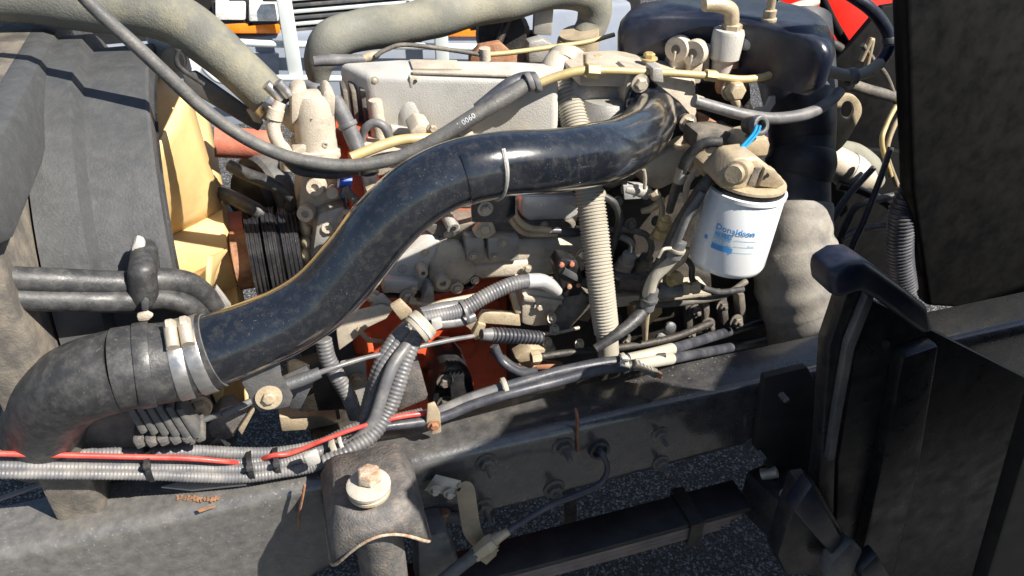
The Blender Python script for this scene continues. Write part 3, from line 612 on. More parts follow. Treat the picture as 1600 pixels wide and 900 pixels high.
# starter / pump body right of the spring
st = thing('starter_motor', 'cream cast starter with dark barrel behind the drain hose', 'starter motor')
slab('nose', [(815, 450), (895, 462), (905, 475), (880, 508), (835, 512), (815, 508)], .22, .09, 'cast', st, bevel=.008)
slab('ridge', [(818, 462), (880, 470), (880, 478), (818, 472)], .213, .02, 'cast', st, bevel=.004)
MB().cyl(P(868, 505, .23), P(918, 452, .21), .026, seg=18).build('barrel', 'cast_dark', st); hexbolt(843, 478, .215, 6, 'cast', st)
slab('base', [(895, 500), (930, 455), (940, 470), (920, 505)], .24, .06, 'fitting', st, bevel=.005)
for x, y in ((862, 497), (866, 515), (855, 535), (905, 538)): hexbolt(x, y, .2, 6, 'zinc', st, axis=(.3, -.8, .5))
tube('link', [(838, 522, .20, 3), (870, 520, .2, 3), (905, 512, .2, 3)], 'zinc', st)
tube('lower_pipe', [(810, 575, .16, 8), (840, 570, .165, 8), (875, 572, .17, 8)], 'rust', st)
slab('junk_plate', [(805, 560), (830, 545), (870, 545), (865, 556), (815, 570)], .19, .03, 'fitting', st, bevel=.003)
tube('rod', [(770, 545, .17, 8), (795, 570, .15, 8), (830, 585, .14, 8)], 'rubber', thing('ground_strap', 'black rubber hose curving below the throttle spring', 'hose'))
# black terminal box with red studs
tx = thing('terminal_block', 'black plastic terminal block with red washers', 'terminal block')
slab('box', [(868, 418), (878, 404), (902, 408), (912, 432), (908, 462), (880, 466)], .18, .035, 'black', tx, bevel=.004)
for x, y in ((877, 413), (893, 412), (889, 447), (903, 445)):
    MB().lathe([(.002, 0), (.0045, 0), (.0045, .004), (.002, .005)], P(x, y, .1785), (0, -1, .2), 12).build('stud', 'primer' if y < 430 else 'rust', tx)
slab('cover_flap', [(878, 428), (884, 420), (902, 430), (905, 442)], .174, .006, 'plate', tx, bevel=.001)
# tan pipe bracket frame right of red block window
kb = thing('throttle_bracket', 'cream pressed bracket frame holding the throttle cable spring', 'bracket')
slab('top_bar', [(748, 497), (756, 488), (812, 492), (814, 510), (758, 506), (744, 522)], .17, .012, 'fitting', kb, bevel=.002)
slab('upright', [(798, 458), (806, 456), (815, 490), (806, 492)], .17, .02, 'fitting', kb, bevel=.002)
slab('fork', [(738, 524), (748, 505), (760, 508), (752, 530), (742, 532)], .165, .02, 'fitting', kb, bevel=.002)
slab('tongue', [(728, 510), (738, 494), (746, 500), (736, 516)], .16, .008, 'strap', kb, bevel=.001)
# cream lower left bracket with strap
lb = thing('loom_bracket', 'cream flat bracket with tan strap under the lower end of the black pipe', 'bracket')
slab('arm', [(524, 503), (560, 487), (598, 478), (614, 484), (604, 498), (575, 512), (552, 532), (530, 548), (527, 530)], .20, .008, 'cast', lb, bevel=.002)
slab('strap', [(610, 480), (627, 470), (645, 488), (644, 494), (628, 503)], .14, .010, 'fitting', lb, bevel=.002)
hexbolt(582, 462, .22, 8, 'zinc', lb); slab('hook', [(560, 512), (578, 530), (600, 533), (600, 537), (574, 536), (556, 516)], .19, .005, 'strap', lb, bevel=.001)
slab('back_plate', [(585, 465), (600, 462), (618, 480), (600, 490), (580, 482)], .21, .01, 'cast_grey', lb, bevel=.002)

# ================================================================== the black charge pipe
cp = thing('charge_pipe', 'large glossy black steel charge air pipe curving across the engine', 'air pipe')
pp = [(296, 560, .02, 58), (345, 543, .02, 57), (400, 522, .02, 55), (455, 497, .02, 54), (505, 462, .02, 53), (552, 410, .02, 53), (598, 352, .02, 53), (650, 304, .02, 53), (710, 272, .02, 52), (780, 257, .025, 51), (860, 252, .04, 50), (930, 241, .07, 49), (968, 230, .11, 47), (996, 213, .16, 44), (1012, 195, .22, 42), (1018, 178, .295, 40)]
o, q, R = tube('pipe', pp, 'pipe', cp, seg=36, n=8)
# welded saddle band around the pipe
i0, i1 = int(len(q)*.545), int(len(q)*.60)
rows = []; wl = []
for i in range(i0, i1):
    t = (q[i+1]-q[i-1]).normalized(); vw = V((0, -1, .55)); vw = (vw-t*vw.dot(t)).normalized(); dn = vw.cross(t).normalized(); dn = dn if dn.z < 0 else -dn
    ring = [q[i]+(vw*math.cos(a)+dn*math.sin(a))*R[i]*e for e, aa in ((1.05, range(0, 17)), (.97, range(16, -1, -1))) for a in [math.radians(-28+k*10) for k in aa]]
    rows.append(ring)
    if i == i1-1: wl = [q[i]+(vw*math.cos(a)+dn*math.sin(a))*R[i]*1.03 for a in [math.radians(-22+k*6) for k in range(21)]]
MB().rings(rows).build('saddle_plate', 'pipe', cp, bevel=.0008)
MB().sweep(wl, [.0032]*len(wl), 8, wob=.9).build('weld_bead', 'cast_grey', cp, jitter=.001)
MB().ringband(q[6], (q[8]-q[4]).normalized(), R[6]*1.0, R[6]*1.05, .008, 36).build('bead', 'rubber_dusty', cp, bevel=.003)
# flange
fl = slab('flange', [(980, 160), (990, 135), (1002, 122), (1022, 128), (1062, 158), (1086, 186), (1088, 198), (1074, 212), (1058, 214), (1040, 225), (1000, 225), (978, 200)], .285, .014, 'pipe', cp, bevel=.003)
hexbolt(1000, 130, .284, 10, 'zinc', fl, h=.8); hexbolt(1074, 192, .284, 10, 'zinc', fl, h=.8)
# hanger at the lower end
hb = slab('hanger', [(373, 572), (436, 556), (440, 588), (458, 620), (452, 636), (406, 645), (396, 634), (378, 600)], .0, .006, 'plate', cp, bevel=.002)
pb = P(420, 620, -.002)
MB().lathe([(.0185, 0), (.0185, .003), (.012, .004)], pb, (0, -1, .25), 24).build('washer', 'fitting', hb); MB().hexa(pb+V((0, -.003, .001)), (0, -1, .25), .0095, .007).build('bolt_head', 'fitting', hb, bevel=.001)
# mid hanger below the band
mh = slab('hanger', [(736, 314), (806, 306), (806, 336), (790, 350), (768, 348), (738, 348)], .07, .006, 'pipe', cp, bevel=.002)
hexbolt(758, 326, .069, 8.5, 'zinc', mh); hexbolt(757, 357, .255, 8.5, 'zinc', mh)
# rubber coupling with clamps
cpl = thing('hose_coupling', 'fat black rubber coupling with two bright band clamps on the charge pipe', 'hose')
o, q2, R2 = tube('sleeve', [(186, 577, .015, 66), (215, 572, .015, 65), (265, 565, .018, 63), (310, 555, .02, 62), (336, 546, .02, 61)], 'rubber', cpl, seg=36)
MB().ringband(q2[10], (q2[12]-q2[8]).normalized(), R2[10]*.98, R2[10]*1.05, .02, 36).build('ridge', 'rubber', cpl, bevel=.006)
for t, mx in ((.60, .019), (.80, .019)):
    bnd = band(q2, R2, t, mx, 'clamp_band', 'steel', cpl, k=1.0, thick=.035)
    i = int(t*(len(q2)-1)); ax = (q2[i+1]-q2[i-1]).normalized(); up = (AZ*.9 - AY*.45); up = (up-ax*up.dot(ax)).normalized(); c = q2[i]+up*(R2[i]*1.1); tg = ax.cross(up)
    MB().cyl(c-tg*.016, c+tg*.012, .0085, seg=12).build('trunnion', 'zinc', bnd); MB().hexa(c-tg*.016, -tg, .0085, .012).build('nut', 'zinc', bnd)

tube('elbow', [(60, 700, .10, 58), (78, 640, .06, 62), (110, 606, .035, 64), (150, 588, .02, 65), (195, 576, .015, 65)], 'rubber', cpl, seg=32)
# ================================================================== fan, shroud, radiator
FY, FZ = .50, .99
shr = thing('fan_shroud', 'grey plastic radiator fan shroud ring at the front of the engine', 'fan shroud')
XR = P(246, 300, .22).x
pr = [(.335, 0), (.372, 0), (.376, -.004), (.376, -.09), (.40, -.10), (.40, -.16), (.335, -.16), (.335, 0)]
MB().lathe(pr, V((XR, FY, FZ)), AX, 72, cap=False).build('ring', 'shroud', shr, bevel=0)
MB().lathe([(.332, .001), (.338, .004), (.338, -.01), (.332, -.01), (.332, .001)], V((XR, FY, FZ)), AX, 72, cap=False).build('lip', 'black', shr)
MB().box((XR-.20, FY, FZ-.02), (.07, .92, .86)).build('radiator_core', 'cast_dark', shr, bevel=.01)
MB().box((XR-.165, FY, FZ+.36), (.06, .94, .1)).build('radiator_tank', 'shroud', shr, bevel=.02)
fan = thing('cooling_fan', 'pale yellow plastic engine cooling fan with wide blades', 'fan')
NB = 6; XF = XR+.02
for k in range(NB):
    a0 = math.radians(112+k*360/NB); rows = []
    for i in range(8):
        t = i/7; r = .075+t*.248; row = []
        span = math.radians(36+4*t) if t > 0 else math.radians(34)
        for j in range(7):
            s = j/6-.5; a = a0 + s*span; tw = .11-.02*t
            row.append(V((XF-.02 + -s*tw + .014*math.sin(math.pi*(s+.5)), FY+r*math.cos(a), FZ+r*math.sin(a))))
        rows.append(row)
    n = 7; vv = [p for r in rows for p in r]; ff = [(i*n+j, i*n+j+1, (i+1)*n+j+1, (i+1)*n+j) for i in range(7) for j in range(6)]
    b = MB().add(vv, ff).build('blade', 'fan', fan); md = b.modifiers.new('thick', 'SOLIDIFY'); md.thickness = .005; md.offset = 0
MB().lathe([(.03, -.06), (.082, -.055), (.085, .0), (.085, .045), (.07, .05), (.03, .052)], V((XF-.01, FY, FZ)), AX, 32).build('hub', 'fan', fan)
MB().lathe([(.03, .05), (.062, .05), (.062, .075), (.035, .08), (.035, .13)], V((XF-.01, FY, FZ)), AX, 28).build('clutch', 'primer', fan)
ms = thing('exhaust_stub', 'red brown rusty pipe crossing behind the fan tip', 'pipe')
tube('pipe', [(335, 222, .62, 24), (380, 224, .62, 24), (440, 228, .62, 22)], 'primer', ms)
# shroud strut plate and bits at the top left
ts = thing('shroud_strut', 'long grey sloping strut above the fan with a tan end pad', 'strut')
slab('bar', [(285, 118), (306, 112), (400, 178), (412, 192), (404, 206), (385, 196), (290, 140)], .47, .012, 'shroud', ts, bevel=.003)
slab('pad', [(385, 172), (400, 168), (412, 182), (408, 194), (396, 190)], .462, .006, 'cast', ts, bevel=.001)
tube('hook', [(279, 78, .44, 4), (276, 95, .44, 4), (284, 108, .44, 4), (318, 132, .45, 3.5)], 'rubber', ts)
wb = thing('cream_bottle', 'cream plastic bottle with ribbed neck behind the shroud strut', 'bottle')
MB().lathe([(.02, 0), (.036, .004), (.042, .02), (.042, .085), (.03, .10), (.015, .105)], P(283, 116, .62), AZ, 24).build('bottle', 'white_paint', wb)
MB().lathe([(.012, 0), (.02, 0), (.02, .006), (.016, .008), (.02, .012), (.02, .02), (.012, .022)], P(276, 90, .57), V((-.3, -1, .1)), 16).build('cap', 'cast', wb)
# front grey bracket at the shroud
sb = thing('shroud_clip', 'cream clip on the grey shroud edge above the twin hoses', 'clip')
slab('clip', [(205, 388), (212, 376), (224, 380), (233, 404), (228, 414), (205, 412)], .14, .02, 'cast_light', sb, bevel=.004)
# twin hoses lower left
for k, pts in enumerate(([(-100, 430, .06, 20), (80, 438, .09, 20), (200, 443, .115, 20), (255, 438, .13, 20), (295, 444, .14, 19), (320, 462, .145, 18), (336, 482, .15, 16)],
                         [(-100, 462, .05, 19), (80, 468, .08, 19), (200, 470, .10, 19), (250, 466, .115, 18), (290, 476, .12, 17), (312, 492, .125, 15), (322, 505, .13, 13)])):
    t = thing('coolant_hose', ('upper of two black hoses curving into the coupling end', 'lower of two black hoses curving into the coupling end')[k], 'hose')
    tube('hose', pts, 'rubber', t, seg=20)
hk = thing('hose_clip', 'wide black rubber clip gripping the two curved hoses', 'clip')
MB().prism(poly([(196, 421), (240, 418), (247, 470), (238, 494), (200, 496)], .085), (0, .09, 0)).build('clip_body', 'rubber', hk, bevel=.015, seg=3)
slab('slot', [(220, 472), (226, 466), (233, 470), (232, 486), (221, 486)], .072, .006, 'shroud', hk, bevel=.002)
slab('bolt_pad', [(213, 494), (228, 488), (240, 494), (232, 502), (216, 503)], .07, .008, 'cast', hk, bevel=.002)
cbk = thing('coupling_bracket', 'grey corroded bracket behind the twin hose ends', 'bracket')
slab('plate', [(322, 476), (338, 448), (352, 466), (362, 480), (340, 486), (320, 492)], .15, .01, 'cast_grey', cbk, bevel=.002)
# steering gear / finned casting at lower left
sg = thing('finned_casing', 'grey dusty finned casing below the rubber coupling', 'casing')
for k in range(6):
    x = 196+k*17
    slab('fin', [(x-8, 626+k*3), (x+4, 624+k*3), (x+36, 676+k*2), (x+24, 682+k*2)], .02, .04, 'rubber_dusty', sg, bevel=.004)
for k in range(6):
    x = 206+k*19
    slab('lower_fin', [(x, 690-k*1), (x+14, 684-k*1), (x+22, 698-k*2), (x+9, 704-k*2)], .02, .05, 'mount', sg, bevel=.003)
slab('casing', [(120, 610), (260, 620), (310, 700), (120, 720)], .065, .10, 'rubber_dusty', sg, bevel=.01)
dl = thing('drag_link', 'grey ball joint arm on the thin steel rod by the rail', 'steering arm')
slab('arm', [(322, 668), (345, 638), (366, 632), (375, 648), (396, 636), (380, 660), (366, 684), (350, 690), (330, 684)], .10, .03, 'mount', dl, bevel=.006)
slab('yoke', [(256, 612), (290, 604), (302, 640), (296, 660), (280, 652), (268, 640)], .10, .02, 'plate', dl, bevel=.003)
MB().hexa(P(312, 636, .10), (.2, -.9, .3), .014, .02, .018).build('nut', 'fitting', dl)
for x in (276, 287): MB().cyl(P(x, 640, .09), P(x+4, 662, .085), .0035).build('stud', 'zinc', dl)
slab('flange_leaf', [(372, 672), (396, 637), (398, 642), (378, 680)], .09, .008, 'fitting', dl, bevel=.001)
tb_ = thing('yellow_guard', 'yellow brown guard plate glimpsed below the coupling', 'guard')
slab('guard', [(298, 612), (352, 590), (346, 640), (330, 650), (312, 630)], .22, .01, 'fan', tb_, bevel=.002)
cm = thing('crossmember', 'dark crossmember joining the rails below the fan', 'crossmember')
MB().box((.02, .5, .72), (.13, .80, .12)).build('beam', 'oily', cm, bevel=.01)
slab('step_plate', [(436, 652), (505, 650), (540, 668), (440, 675)], .18, .05, 'fitting', cm, bevel=.003)
slab('wedge', [(450, 580), (520, 560), (560, 640), (470, 645), (440, 610)], .16, .03, 'oily', cm, bevel=.004)
slab('arm', [(440, 600), (480, 582), (492, 596), (470, 640), (452, 640)], .12, .02, 'plate', cm, bevel=.003)

# ================================================================== large top hoses
rh = thing('radiator_hose', 'thick old grey radiator hose with yellow stains sloping to the thermostat housing', 'hose')
o, q, R = tube('hose', [(-140, -20, .60, 44), (40, -8, .58, 44), (150, 6, .56, 44), (225, 14, .54, 42), (282, 34, .52, 39), (332, 71, .49, 37), (378, 112, .465, 35), (415, 147, .45, 33), (440, 170, .44, 31)], 'hose_yellowed', rh, seg=26, wob=.05)
cl = MB(); band(q, R, .93, .014, 'clamp_band', 'steel', rh, k=1.0, thick=.05)
c = P(430, 142, .385); MB().cyl(c+V((-.012, 0, .012)), c+V((.008, 0, -.014)), .009, seg=12).build('clamp_screw', 'steel', rh); MB().cyl(c+V((.006, -.006, .016)), c+V((.02, -.006, -.008)), .008, seg=12).build('clamp_housing', 'steel', rh)
ih = thing('inlet_hose', 'pale grey dusty air hose arching behind the valve cover', 'hose')
o, q, R = tube('hose', [(497, 125, .62, 16), (500, 95, .62, 26), (520, 62, .62, 32), (570, 46, .63, 32), (640, 36, .64, 32), (720, 15, .66, 31), (800, -2, .68, 30), (860, -16, .70, 30), (905, -14, .71, 30), (928, 5, .71, 28), (926, 35, .71, 26), (914, 58, .70, 24)], 'hose_old', ih, seg=26, wob=.08)
du = thing('turbo_elbow', 'tan ribbed duct collar below the end of the pale hose', 'duct')
MB().lathe([(.030, .0), (.042, .0), (.040, -.035), (.036, -.05), (.03, -.05)], P(905, 50, .68), V((-.15, -.05, 1)), 24).build('collar', 'fitting', du)
tube('duct', [(900, 66, .68, 30), (894, 90, .68, 28), (890, 120, .66, 26)], 'fitting', du)
tu = thing('turbocharger', 'dark rusty turbocharger and brackets behind the engine cover', 'turbocharger')
MB().lathe([(.02, 0), (.05, .0), (.058, .015), (.058, .045), (.05, .06), (.02, .06)], P(788, 55, .78), V((-.4, -1, .4)), 22).build('snail', 'oily', tu)
slab('heat_shield', [(735, 90), (750, 72), (782, 66), (800, 82), (860, 94), (860, 112), (735, 112)], .66, .02, 'rust', tu, bevel=.003)
slab('bracket', [(836, 6), (866, 6), (862, 56), (834, 54)], .70, .012, 'cast_grey', tu, bevel=.002)
slab('bracket', [(836, -10), (868, -10), (866, 8), (836, 7)], .695, .02, 'black', tu, bevel=.002)
slab('bracket', [(770, 60), (838, 52), (845, 62), (842, 100), (790, 104)], .72, .03, 'dark_void', tu, bevel=.003)
slab('bracket', [(826, 66), (848, 60), (866, 70), (866, 98), (826, 100)], .64, .03, 'cast_grey', tu, bevel=.006)
tube('stay', [(798, 22, .7, 6), (788, 45, .69, 6), (778, 70, .68, 6)], 'oily', tu)
tl = thing('vent_pipe', 'thin tan steel pipe running above the valve cover', 'pipe')
tube('pipe', [(586, 88, .54, 3.5), (605, 77, .54, 3.5), (632, 70, .54, 3.5), (690, 76, .54, 3.5), (755, 86, .54, 3.5)], 'cast_dark', tl); o, q, R = tube('pipe', [(755, 86, .54, 4), (800, 82, .54, 4), (860, 74, .54, 4), (915, 66, .54, 4), (960, 54, .54, 3.5)], 'brass', tl)
MB().cyl(P(757, 75, .54), P(758, 94, .54), .011).build('clip', 'cast', tl)
jt = thing('hose_tee', 'grey plastic tee and short hose lying at the front of the valve cover', 'fitting')
tube('hose', [(490, 96, .55, 8), (520, 94, .55, 9), (570, 93, .55, 8)], 'conduit', jt); tube('tip', [(565, 93, .55, 7), (580, 88, .55, 8), (592, 84, .55, 5)], 'fitting', jt)
tube('stub', [(478, 132, .45, 8), (495, 140, .43, 7), (512, 143, .42, 6)], 'conduit', jt)

# ================================================================== air intake on the right
ai = thing('air_intake_duct', 'huge dark blue black plastic air intake hood and shade-toned duct behind the filter', 'air duct')
hood = [PZ(967, 36, 1.36), PZ(975, 22, 1.36), PZ(1010, 10, 1.36), PZ(1130, 6, 1.36), PZ(1240, 14, 1.36), PZ(1290, 34, 1.36), PZ(1308, 62, 1.36), PZ(1296, 82, 1.36), PZ(1240, 70, 1.36), PZ(1150, 48, 1.36), PZ(1060, 42, 1.36), PZ(990, 42, 1.36)]
hood = [p for a in range(12) for p in spline([hood[(a+d) % 12] for d in (-1, 0, 1, 2)], 4)[4:8]]
def inset(pl, k, dz): c = sum(pl, V())/len(pl); return [V((c.x+(p.x-c.x)*k, c.y+(p.y-c.y)*k, p.z+dz)) for p in pl]
MB().rings([inset(hood, .80, .018), inset(hood, .92, .012), inset(hood, .985, -.004), inset(hood, 1.0, -.02), inset(hood, .985, -.062), inset(hood, .9, -.08)]).build('hood', 'satin_blue', ai, ang=80)
tube('duct', [(1236, 40, .56, 60), (1242, 100, .50, 60), (1248, 140, .45, 57), (1252, 180, .40, 52), (1253, 215, .38, 50), (1252, 242, .36, 49)], 'duct', ai, seg=30)
o, q, R = tube('collar', [(1252, 238, .36, 51), (1251, 252, .35, 54), (1248, 266, .345, 53), (1245, 278, .34, 50), (1244, 310, .32, 51), (1242, 345, .30, 53)], 'duct', ai, seg=30)
bw = thing('intake_bellows', 'dusty grey rubber intake bellows dropping from the duct to the rail', 'hose')
bp = [(1244, 318, .315, 52), (1243, 340, .30, 57), (1242, 356, .29, 59), (1241, 370, .285, 60), (1241, 384, .28, 63), (1242, 396, .272, 62.5), (1243, 410, .265, 68), (1245, 424, .258, 67), (1248, 440, .25, 73), (1252, 455, .243, 71), (1258, 472, .235, 74), (1270, 492, .22, 76), (1285, 516, .21, 77), (1302, 545, .195, 76), (1318, 580, .18, 73), (1330, 640, .16, 68)]
tube('bellows', bp, 'bellows', bw, seg=40, n=6, wob=.14, corr=.018, pitch=24)
# red cab corner, tubes and dark cab wall at upper right
rc = thing('red_cab_panel', 'bright red painted body panel at the back of the engine bay', 'body panel')
slab('panel', [(1180, -60), (1460, -60), (1500, 260), (1330, 240), (1210, 70)], 1.1, .03, 'red_paint', rc, bevel=.005)
ck = thing('cab_crossbar', 'dark tubular cab frame crossing the red panel', 'cab frame')
tube('bar', [(1210, 5, .95, 9), (1270, 50, .92, 9), (1330, 90, .9, 9), (1400, 150, .9, 9)], 'oily', ck); tube('bar', [(1280, -10, .96, 7), (1310, 50, .95, 7), (1345, 100, .94, 8), (1420, 170, .9, 8)], 'cab_black', ck)
slab('web', [(1330, 70), (1380, 10), (1450, 0), (1450, 420), (1370, 330), (1330, 240), (1290, 110)], .88, .02, 'cab_black', ck, bevel=.004)
slab('web', [(1300, 230), (1460, 240), (1460, 460), (1280, 440)], .62, .02, 'cab_black', ck, bevel=.004)
tube('stay', [(1345, 95, .8, 4), (1362, 62, .8, 5), (1350, 120, .8, 4)], 'strap', ck); tube('stay', [(1330, 132, .8, 9), (1360, 142, .8, 9), (1400, 152, .8, 9)], 'cast_dark', ck)
tube('stay', [(1348, 70, .8, 4), (1366, 96, .8, 4), (1390, 130, .8, 4), (1420, 230, .8, 4)], 'cast_dark', ck)
tube('stay', [(1200, 32, .7, 9), (1240, 15, .72, 10), (1275, 2, .74, 8)], 'cast', ck); tube('stay', [(1205, 20, .7, 6), (1235, 35, .7, 7), (1262, 46, .68, 7)], 'rust', ck)
le = thing('lifting_eye', 'tan flat engine lifting eye with round hole', 'lifting eye')
def eye():
    mb = MB(); c = P(1326, 172, .42); m = mpp(c); N = 28
    outer, inner = [], []
    ctr = [(1326, 172)]
    prof = []
    for i in range(N):
        a = 2*math.pi*i/N; ux, uy = math.cos(a), math.sin(a)
        inner.append((1324+10*ux, 172+14*uy))
        ox, oy = 1325+22*ux, 172+24*uy
        outer.append((ox, oy))
    # tail: pull the lower-left points down
    for i, (x, y) in enumerate(outer):
        a = 2*math.pi*i/N
        if math.radians(45) < a < math.radians(178):
            t = math.sin((a-math.radians(45))/math.radians(133)*math.pi)**.6; outer[i] = (x-18*t-(4 if a > 1.6 else 0), y+44*t)
    f, b = [P(x, y, .42) for x, y in outer], [P(x, y, .42) for x, y in inner]
    d = AY*.012+AX*.004; v = f+b+[p+d for p in f]+[p+d for p in b]; F = []
    for i in range(N):
        j = (i+1) % N
        F += [(i, j, N+j, N+i), (2*N+i, 3*N+i, 3*N+j, 2*N+j), (i, 2*N+i, 2*N+j, j), (N+i, N+j, 3*N+j, 3*N+i)]
    return mb.add(v, F)
eye().build('eye_plate', 'fitting', le, bevel=.0012)
sp = thing('cream_canister', 'cream metal canister lying behind the blue black duct', 'canister')
tube('canister', [(1288, 244, .50, 22), (1300, 252, .49, 26), (1318, 262, .48, 27), (1340, 274, .47, 26), (1352, 280, .465, 20), (1362, 286, .46, 14)], 'cast', sp, seg=22); tube('band', [(1322, 264, .478, 28), (1334, 271, .472, 28)], 'cast_light', sp, seg=22)
tube('outer_hose', [(1296, 232, .56, 16), (1330, 244, .55, 22), (1352, 262, .54, 24), (1362, 285, .54, 20)], 'hose_old', sp, seg=18)
for k, (pts, m, lab) in enumerate((
    ([(1392, 230, .40, 5), (1375, 280, .38, 5), (1350, 345, .36, 5), (1332, 385, .35, 5), (1320, 430, .34, 5)], 'conduit_blue', 'straight grey cable slanting down past the canister'),
    ([(1365, 262, .42, 5), (1330, 300, .40, 5.5), (1305, 335, .38, 5.5), (1285, 370, .36, 5)], 'conduit_blue', 'grey cable bending away from the canister foot'),
    ([(1420, 300, .42, 6), (1345, 320, .40, 6), (1325, 345, .39, 6), (1312, 380, .38, 6), (1308, 420, .37, 6)], 'rubber', 'thick black cable hooking down beside the bellows'),
    ([(1430, 340, .42, 6), (1380, 352, .41, 6), (1345, 358, .4, 6), (1310, 375, .38, 6)], 'rubber', 'black cable running back under the cab frame'),
    ([(1400, 165, .6, 4), (1385, 195, .58, 4), (1378, 225, .56, 4), (1392, 275, .55, 4)], 'brass', 'thin tan line bowed beside the cab wall'),
    ([(1412, 175, .6, 4), (1396, 200, .58, 4), (1386, 240, .56, 4), (1402, 290, .55, 4)], 'strap', 'second thin tan line next to the bowed one'),
    ([(1440, 390, .40, 8), (1400, 330, .41, 8), (1350, 300, .43, 7), (1310, 290, .45, 7)], 'black', 'black tube passing under the cream canister'))):
    tube('cable', pts, m, thing('rear_cable', lab, 'cable'), seg=10)
ch = thing('corrugated_sleeve', 'black corrugated sleeve standing behind the rear post', 'hose')
tube('sleeve', [(1520, 200, .22, 20), (1455, 262, .21, 20), (1416, 312, .20, 20), (1408, 350, .19, 20), (1406, 400, .18, 20), (1412, 450, .17, 20)], 'conduit_blue', ch, corr=.1, pitch=6)

# ================================================================== fuel filter
ff = thing('fuel_filter', 'white spin-on fuel filter can with blue printing', 'fuel filter')
ftop, fbot = P(1166, 291, .12), P(1133, 409, .118)
fa = (ftop-fbot); H = fa.length; fa.normalize()
RF = 62*mpp(ftop)
MB().lathe([(RF*.6, 0), (RF*.86, .0), (RF*.95, .004), (RF, .013), (RF, H-.014), (RF*.985, H-.012), (RF*.985, H-.008), (RF*1.03, H-.006), (RF*1.03, H), (RF*.9, H+.002), (RF*.3, H+.002)], fbot, fa, 48).build('can', 'white_paint', ff)
MB().lathe([(RF*.96, H+.0022), (RF*.96, H+.007), (RF*.5, H+.008)], fbot, fa, 40).build('gasket', 'black', ff)
view = (CAM-(ftop+fbot)/2); view = (view-fa*view.dot(fa)).normalized(); side = fa.cross(view).normalized()
def onc(u, h, e=.0006): a = u/RF; return fbot + fa*h + (view*math.cos(a)+side*math.sin(a))*(RF+e)
def wrap_text(txt, u0, h0, size, m, name, shear=0):
    cu = bpy.data.curves.new('t', 'FONT'); cu.body = txt; cu.size = size; cu.shear = shear; cu.resolution_u = 2; cu.offset = size*.018
    ob = bpy.data.objects.new('t', cu); COL.objects.link(ob); dg = bpy.context.evaluated_depsgraph_get(); me0 = ob.evaluated_get(dg).to_mesh()
    mb = MB(); mb.add([onc(u0+v.co.x, h0+v.co.y, .0009) for v in me0.vertices], [tuple(p.vertices) for p in me0.polygons]); ob.evaluated_get(dg).to_mesh_clear(); bpy.data.objects.remove(ob); bpy.data.curves.remove(cu)
    return mb.build(name, m, ff)
def patch(u0, u1, h0, h1, m, name, e=.0006):
    mb = MB(); N = 10; v = [onc(u0+(u1-u0)*i/N, h, e) for h in (h0, h1) for i in range(N+1)]
    return mb.add(v, [(i, i+1, N+2+i, N+1+i) for i in range(N)]).build(name, m, ff)
hm = H*.50
patch(-.030, .000, hm-.022, hm+.012, 'pale_ink', 'print_panel', .0004); patch(-.030, .006, hm-.022, hm-.012, 'blue_ink', 'print_panel')
for k in range(3): patch(.006, .042, hm-.018+k*.011, hm-.0172+k*.011, 'pale_ink', 'print_line')
wrap_text('Donaldson', -.030, hm+.014, .0150, 'blue_ink', 'lettering'); wrap_text('FILTERS', -.028, hm+.003, .0085, 'blue_ink', 'lettering'); wrap_text('P550588', -.029, hm-.009, .0100, 'white_paint', 'lettering', .2)
wrap_text('Fuel', .030, hm-.006, .006, 'pale_ink', 'lettering'); patch(-.047, -.041, hm-.012, hm-.005, 'blue_ink', 'print_mark')
fh = thing('filter_head', 'tan cast filter head with side port above the white can', 'filter head')
hc0 = fbot+fa*(H+.008)
MB().lathe([(RF*.3, 0), (RF*.93, 0), (RF*.96, .002), (RF*.95, .006), (RF*.7, .009), (RF*.3, .01)], hc0, fa, 36).build('cap', 'fitting', fh)
slab('cast_web', [(1120, 284), (1150, 250), (1185, 246), (1205, 262), (1228, 282), (1222, 296), (1180, 302), (1130, 296)], .082, .06, 'fitting', fh, bevel=.008, seg=3)
slab('pocket', [(1168, 290), (1180, 262), (1192, 262), (1186, 293)], .080, .004, 'cast_dark', fh, bevel=.001)
slab('lug', [(1186, 292), (1196, 262), (1212, 266), (1228, 288), (1215, 296)], .074, .02, 'fitting', fh, bevel=.004); MB().cyl(P(1198, 274, .074), P(1198, 274, .0725), .004, seg=12).build('hole', 'dark_void', fh)
a, b = P(1146, 273, .055), P(1172, 254, .12)
MB().lathe([(.004, 0), (.0135, .0), (.0145, .002), (.0145, .012), (.019, .013), (.019, .018), (.017, .02), (.017, .055)], a, b-a, 20).build('port', 'fitting', fh)
slab('mount_block', [(1158, 240), (1172, 220), (1200, 214), (1204, 226), (1200, 244), (1162, 246)], .15, .06, 'fitting', fh, bevel=.004)
slab('mount_arm', [(1090, 208), (1130, 205), (1170, 214), (1165, 240), (1120, 250), (1085, 235)], .20, .05, 'cast_dark', fh, bevel=.006)
slab('mount_arm', [(1098, 256), (1130, 238), (1155, 250), (1120, 275), (1100, 280)], .17, .04, 'fitting', fh, bevel=.006)
bx = thing('wire_grommet', 'grey round grommet with bright blue wires entering it', 'grommet')
g0 = P(1186, 196, .15); MB().ringband(g0, V((.2, -1, .4)), .0085, .017, .014, 24).build('ring', 'plate', bx, bevel=.003); MB().cyl(g0+V((0, .004, 0)), g0+V((.0, .03, -.012)), .0145).build('body', 'rubber', bx)
for d in (-4, 2): tube('wire', [(1186+d, 196, .135, 2.4), (1180+d, 210, .13, 2.4), (1160+d, 232, .125, 2.4), (1136+d*.5, 252, .125, 2.2)], 'blue_wire', bx, seg=8)
tube('sheath', [(1142, 246, .126, 5), (1118, 266, .126, 5), (1096, 292, .128, 6)], 'rubber', bx, seg=10)
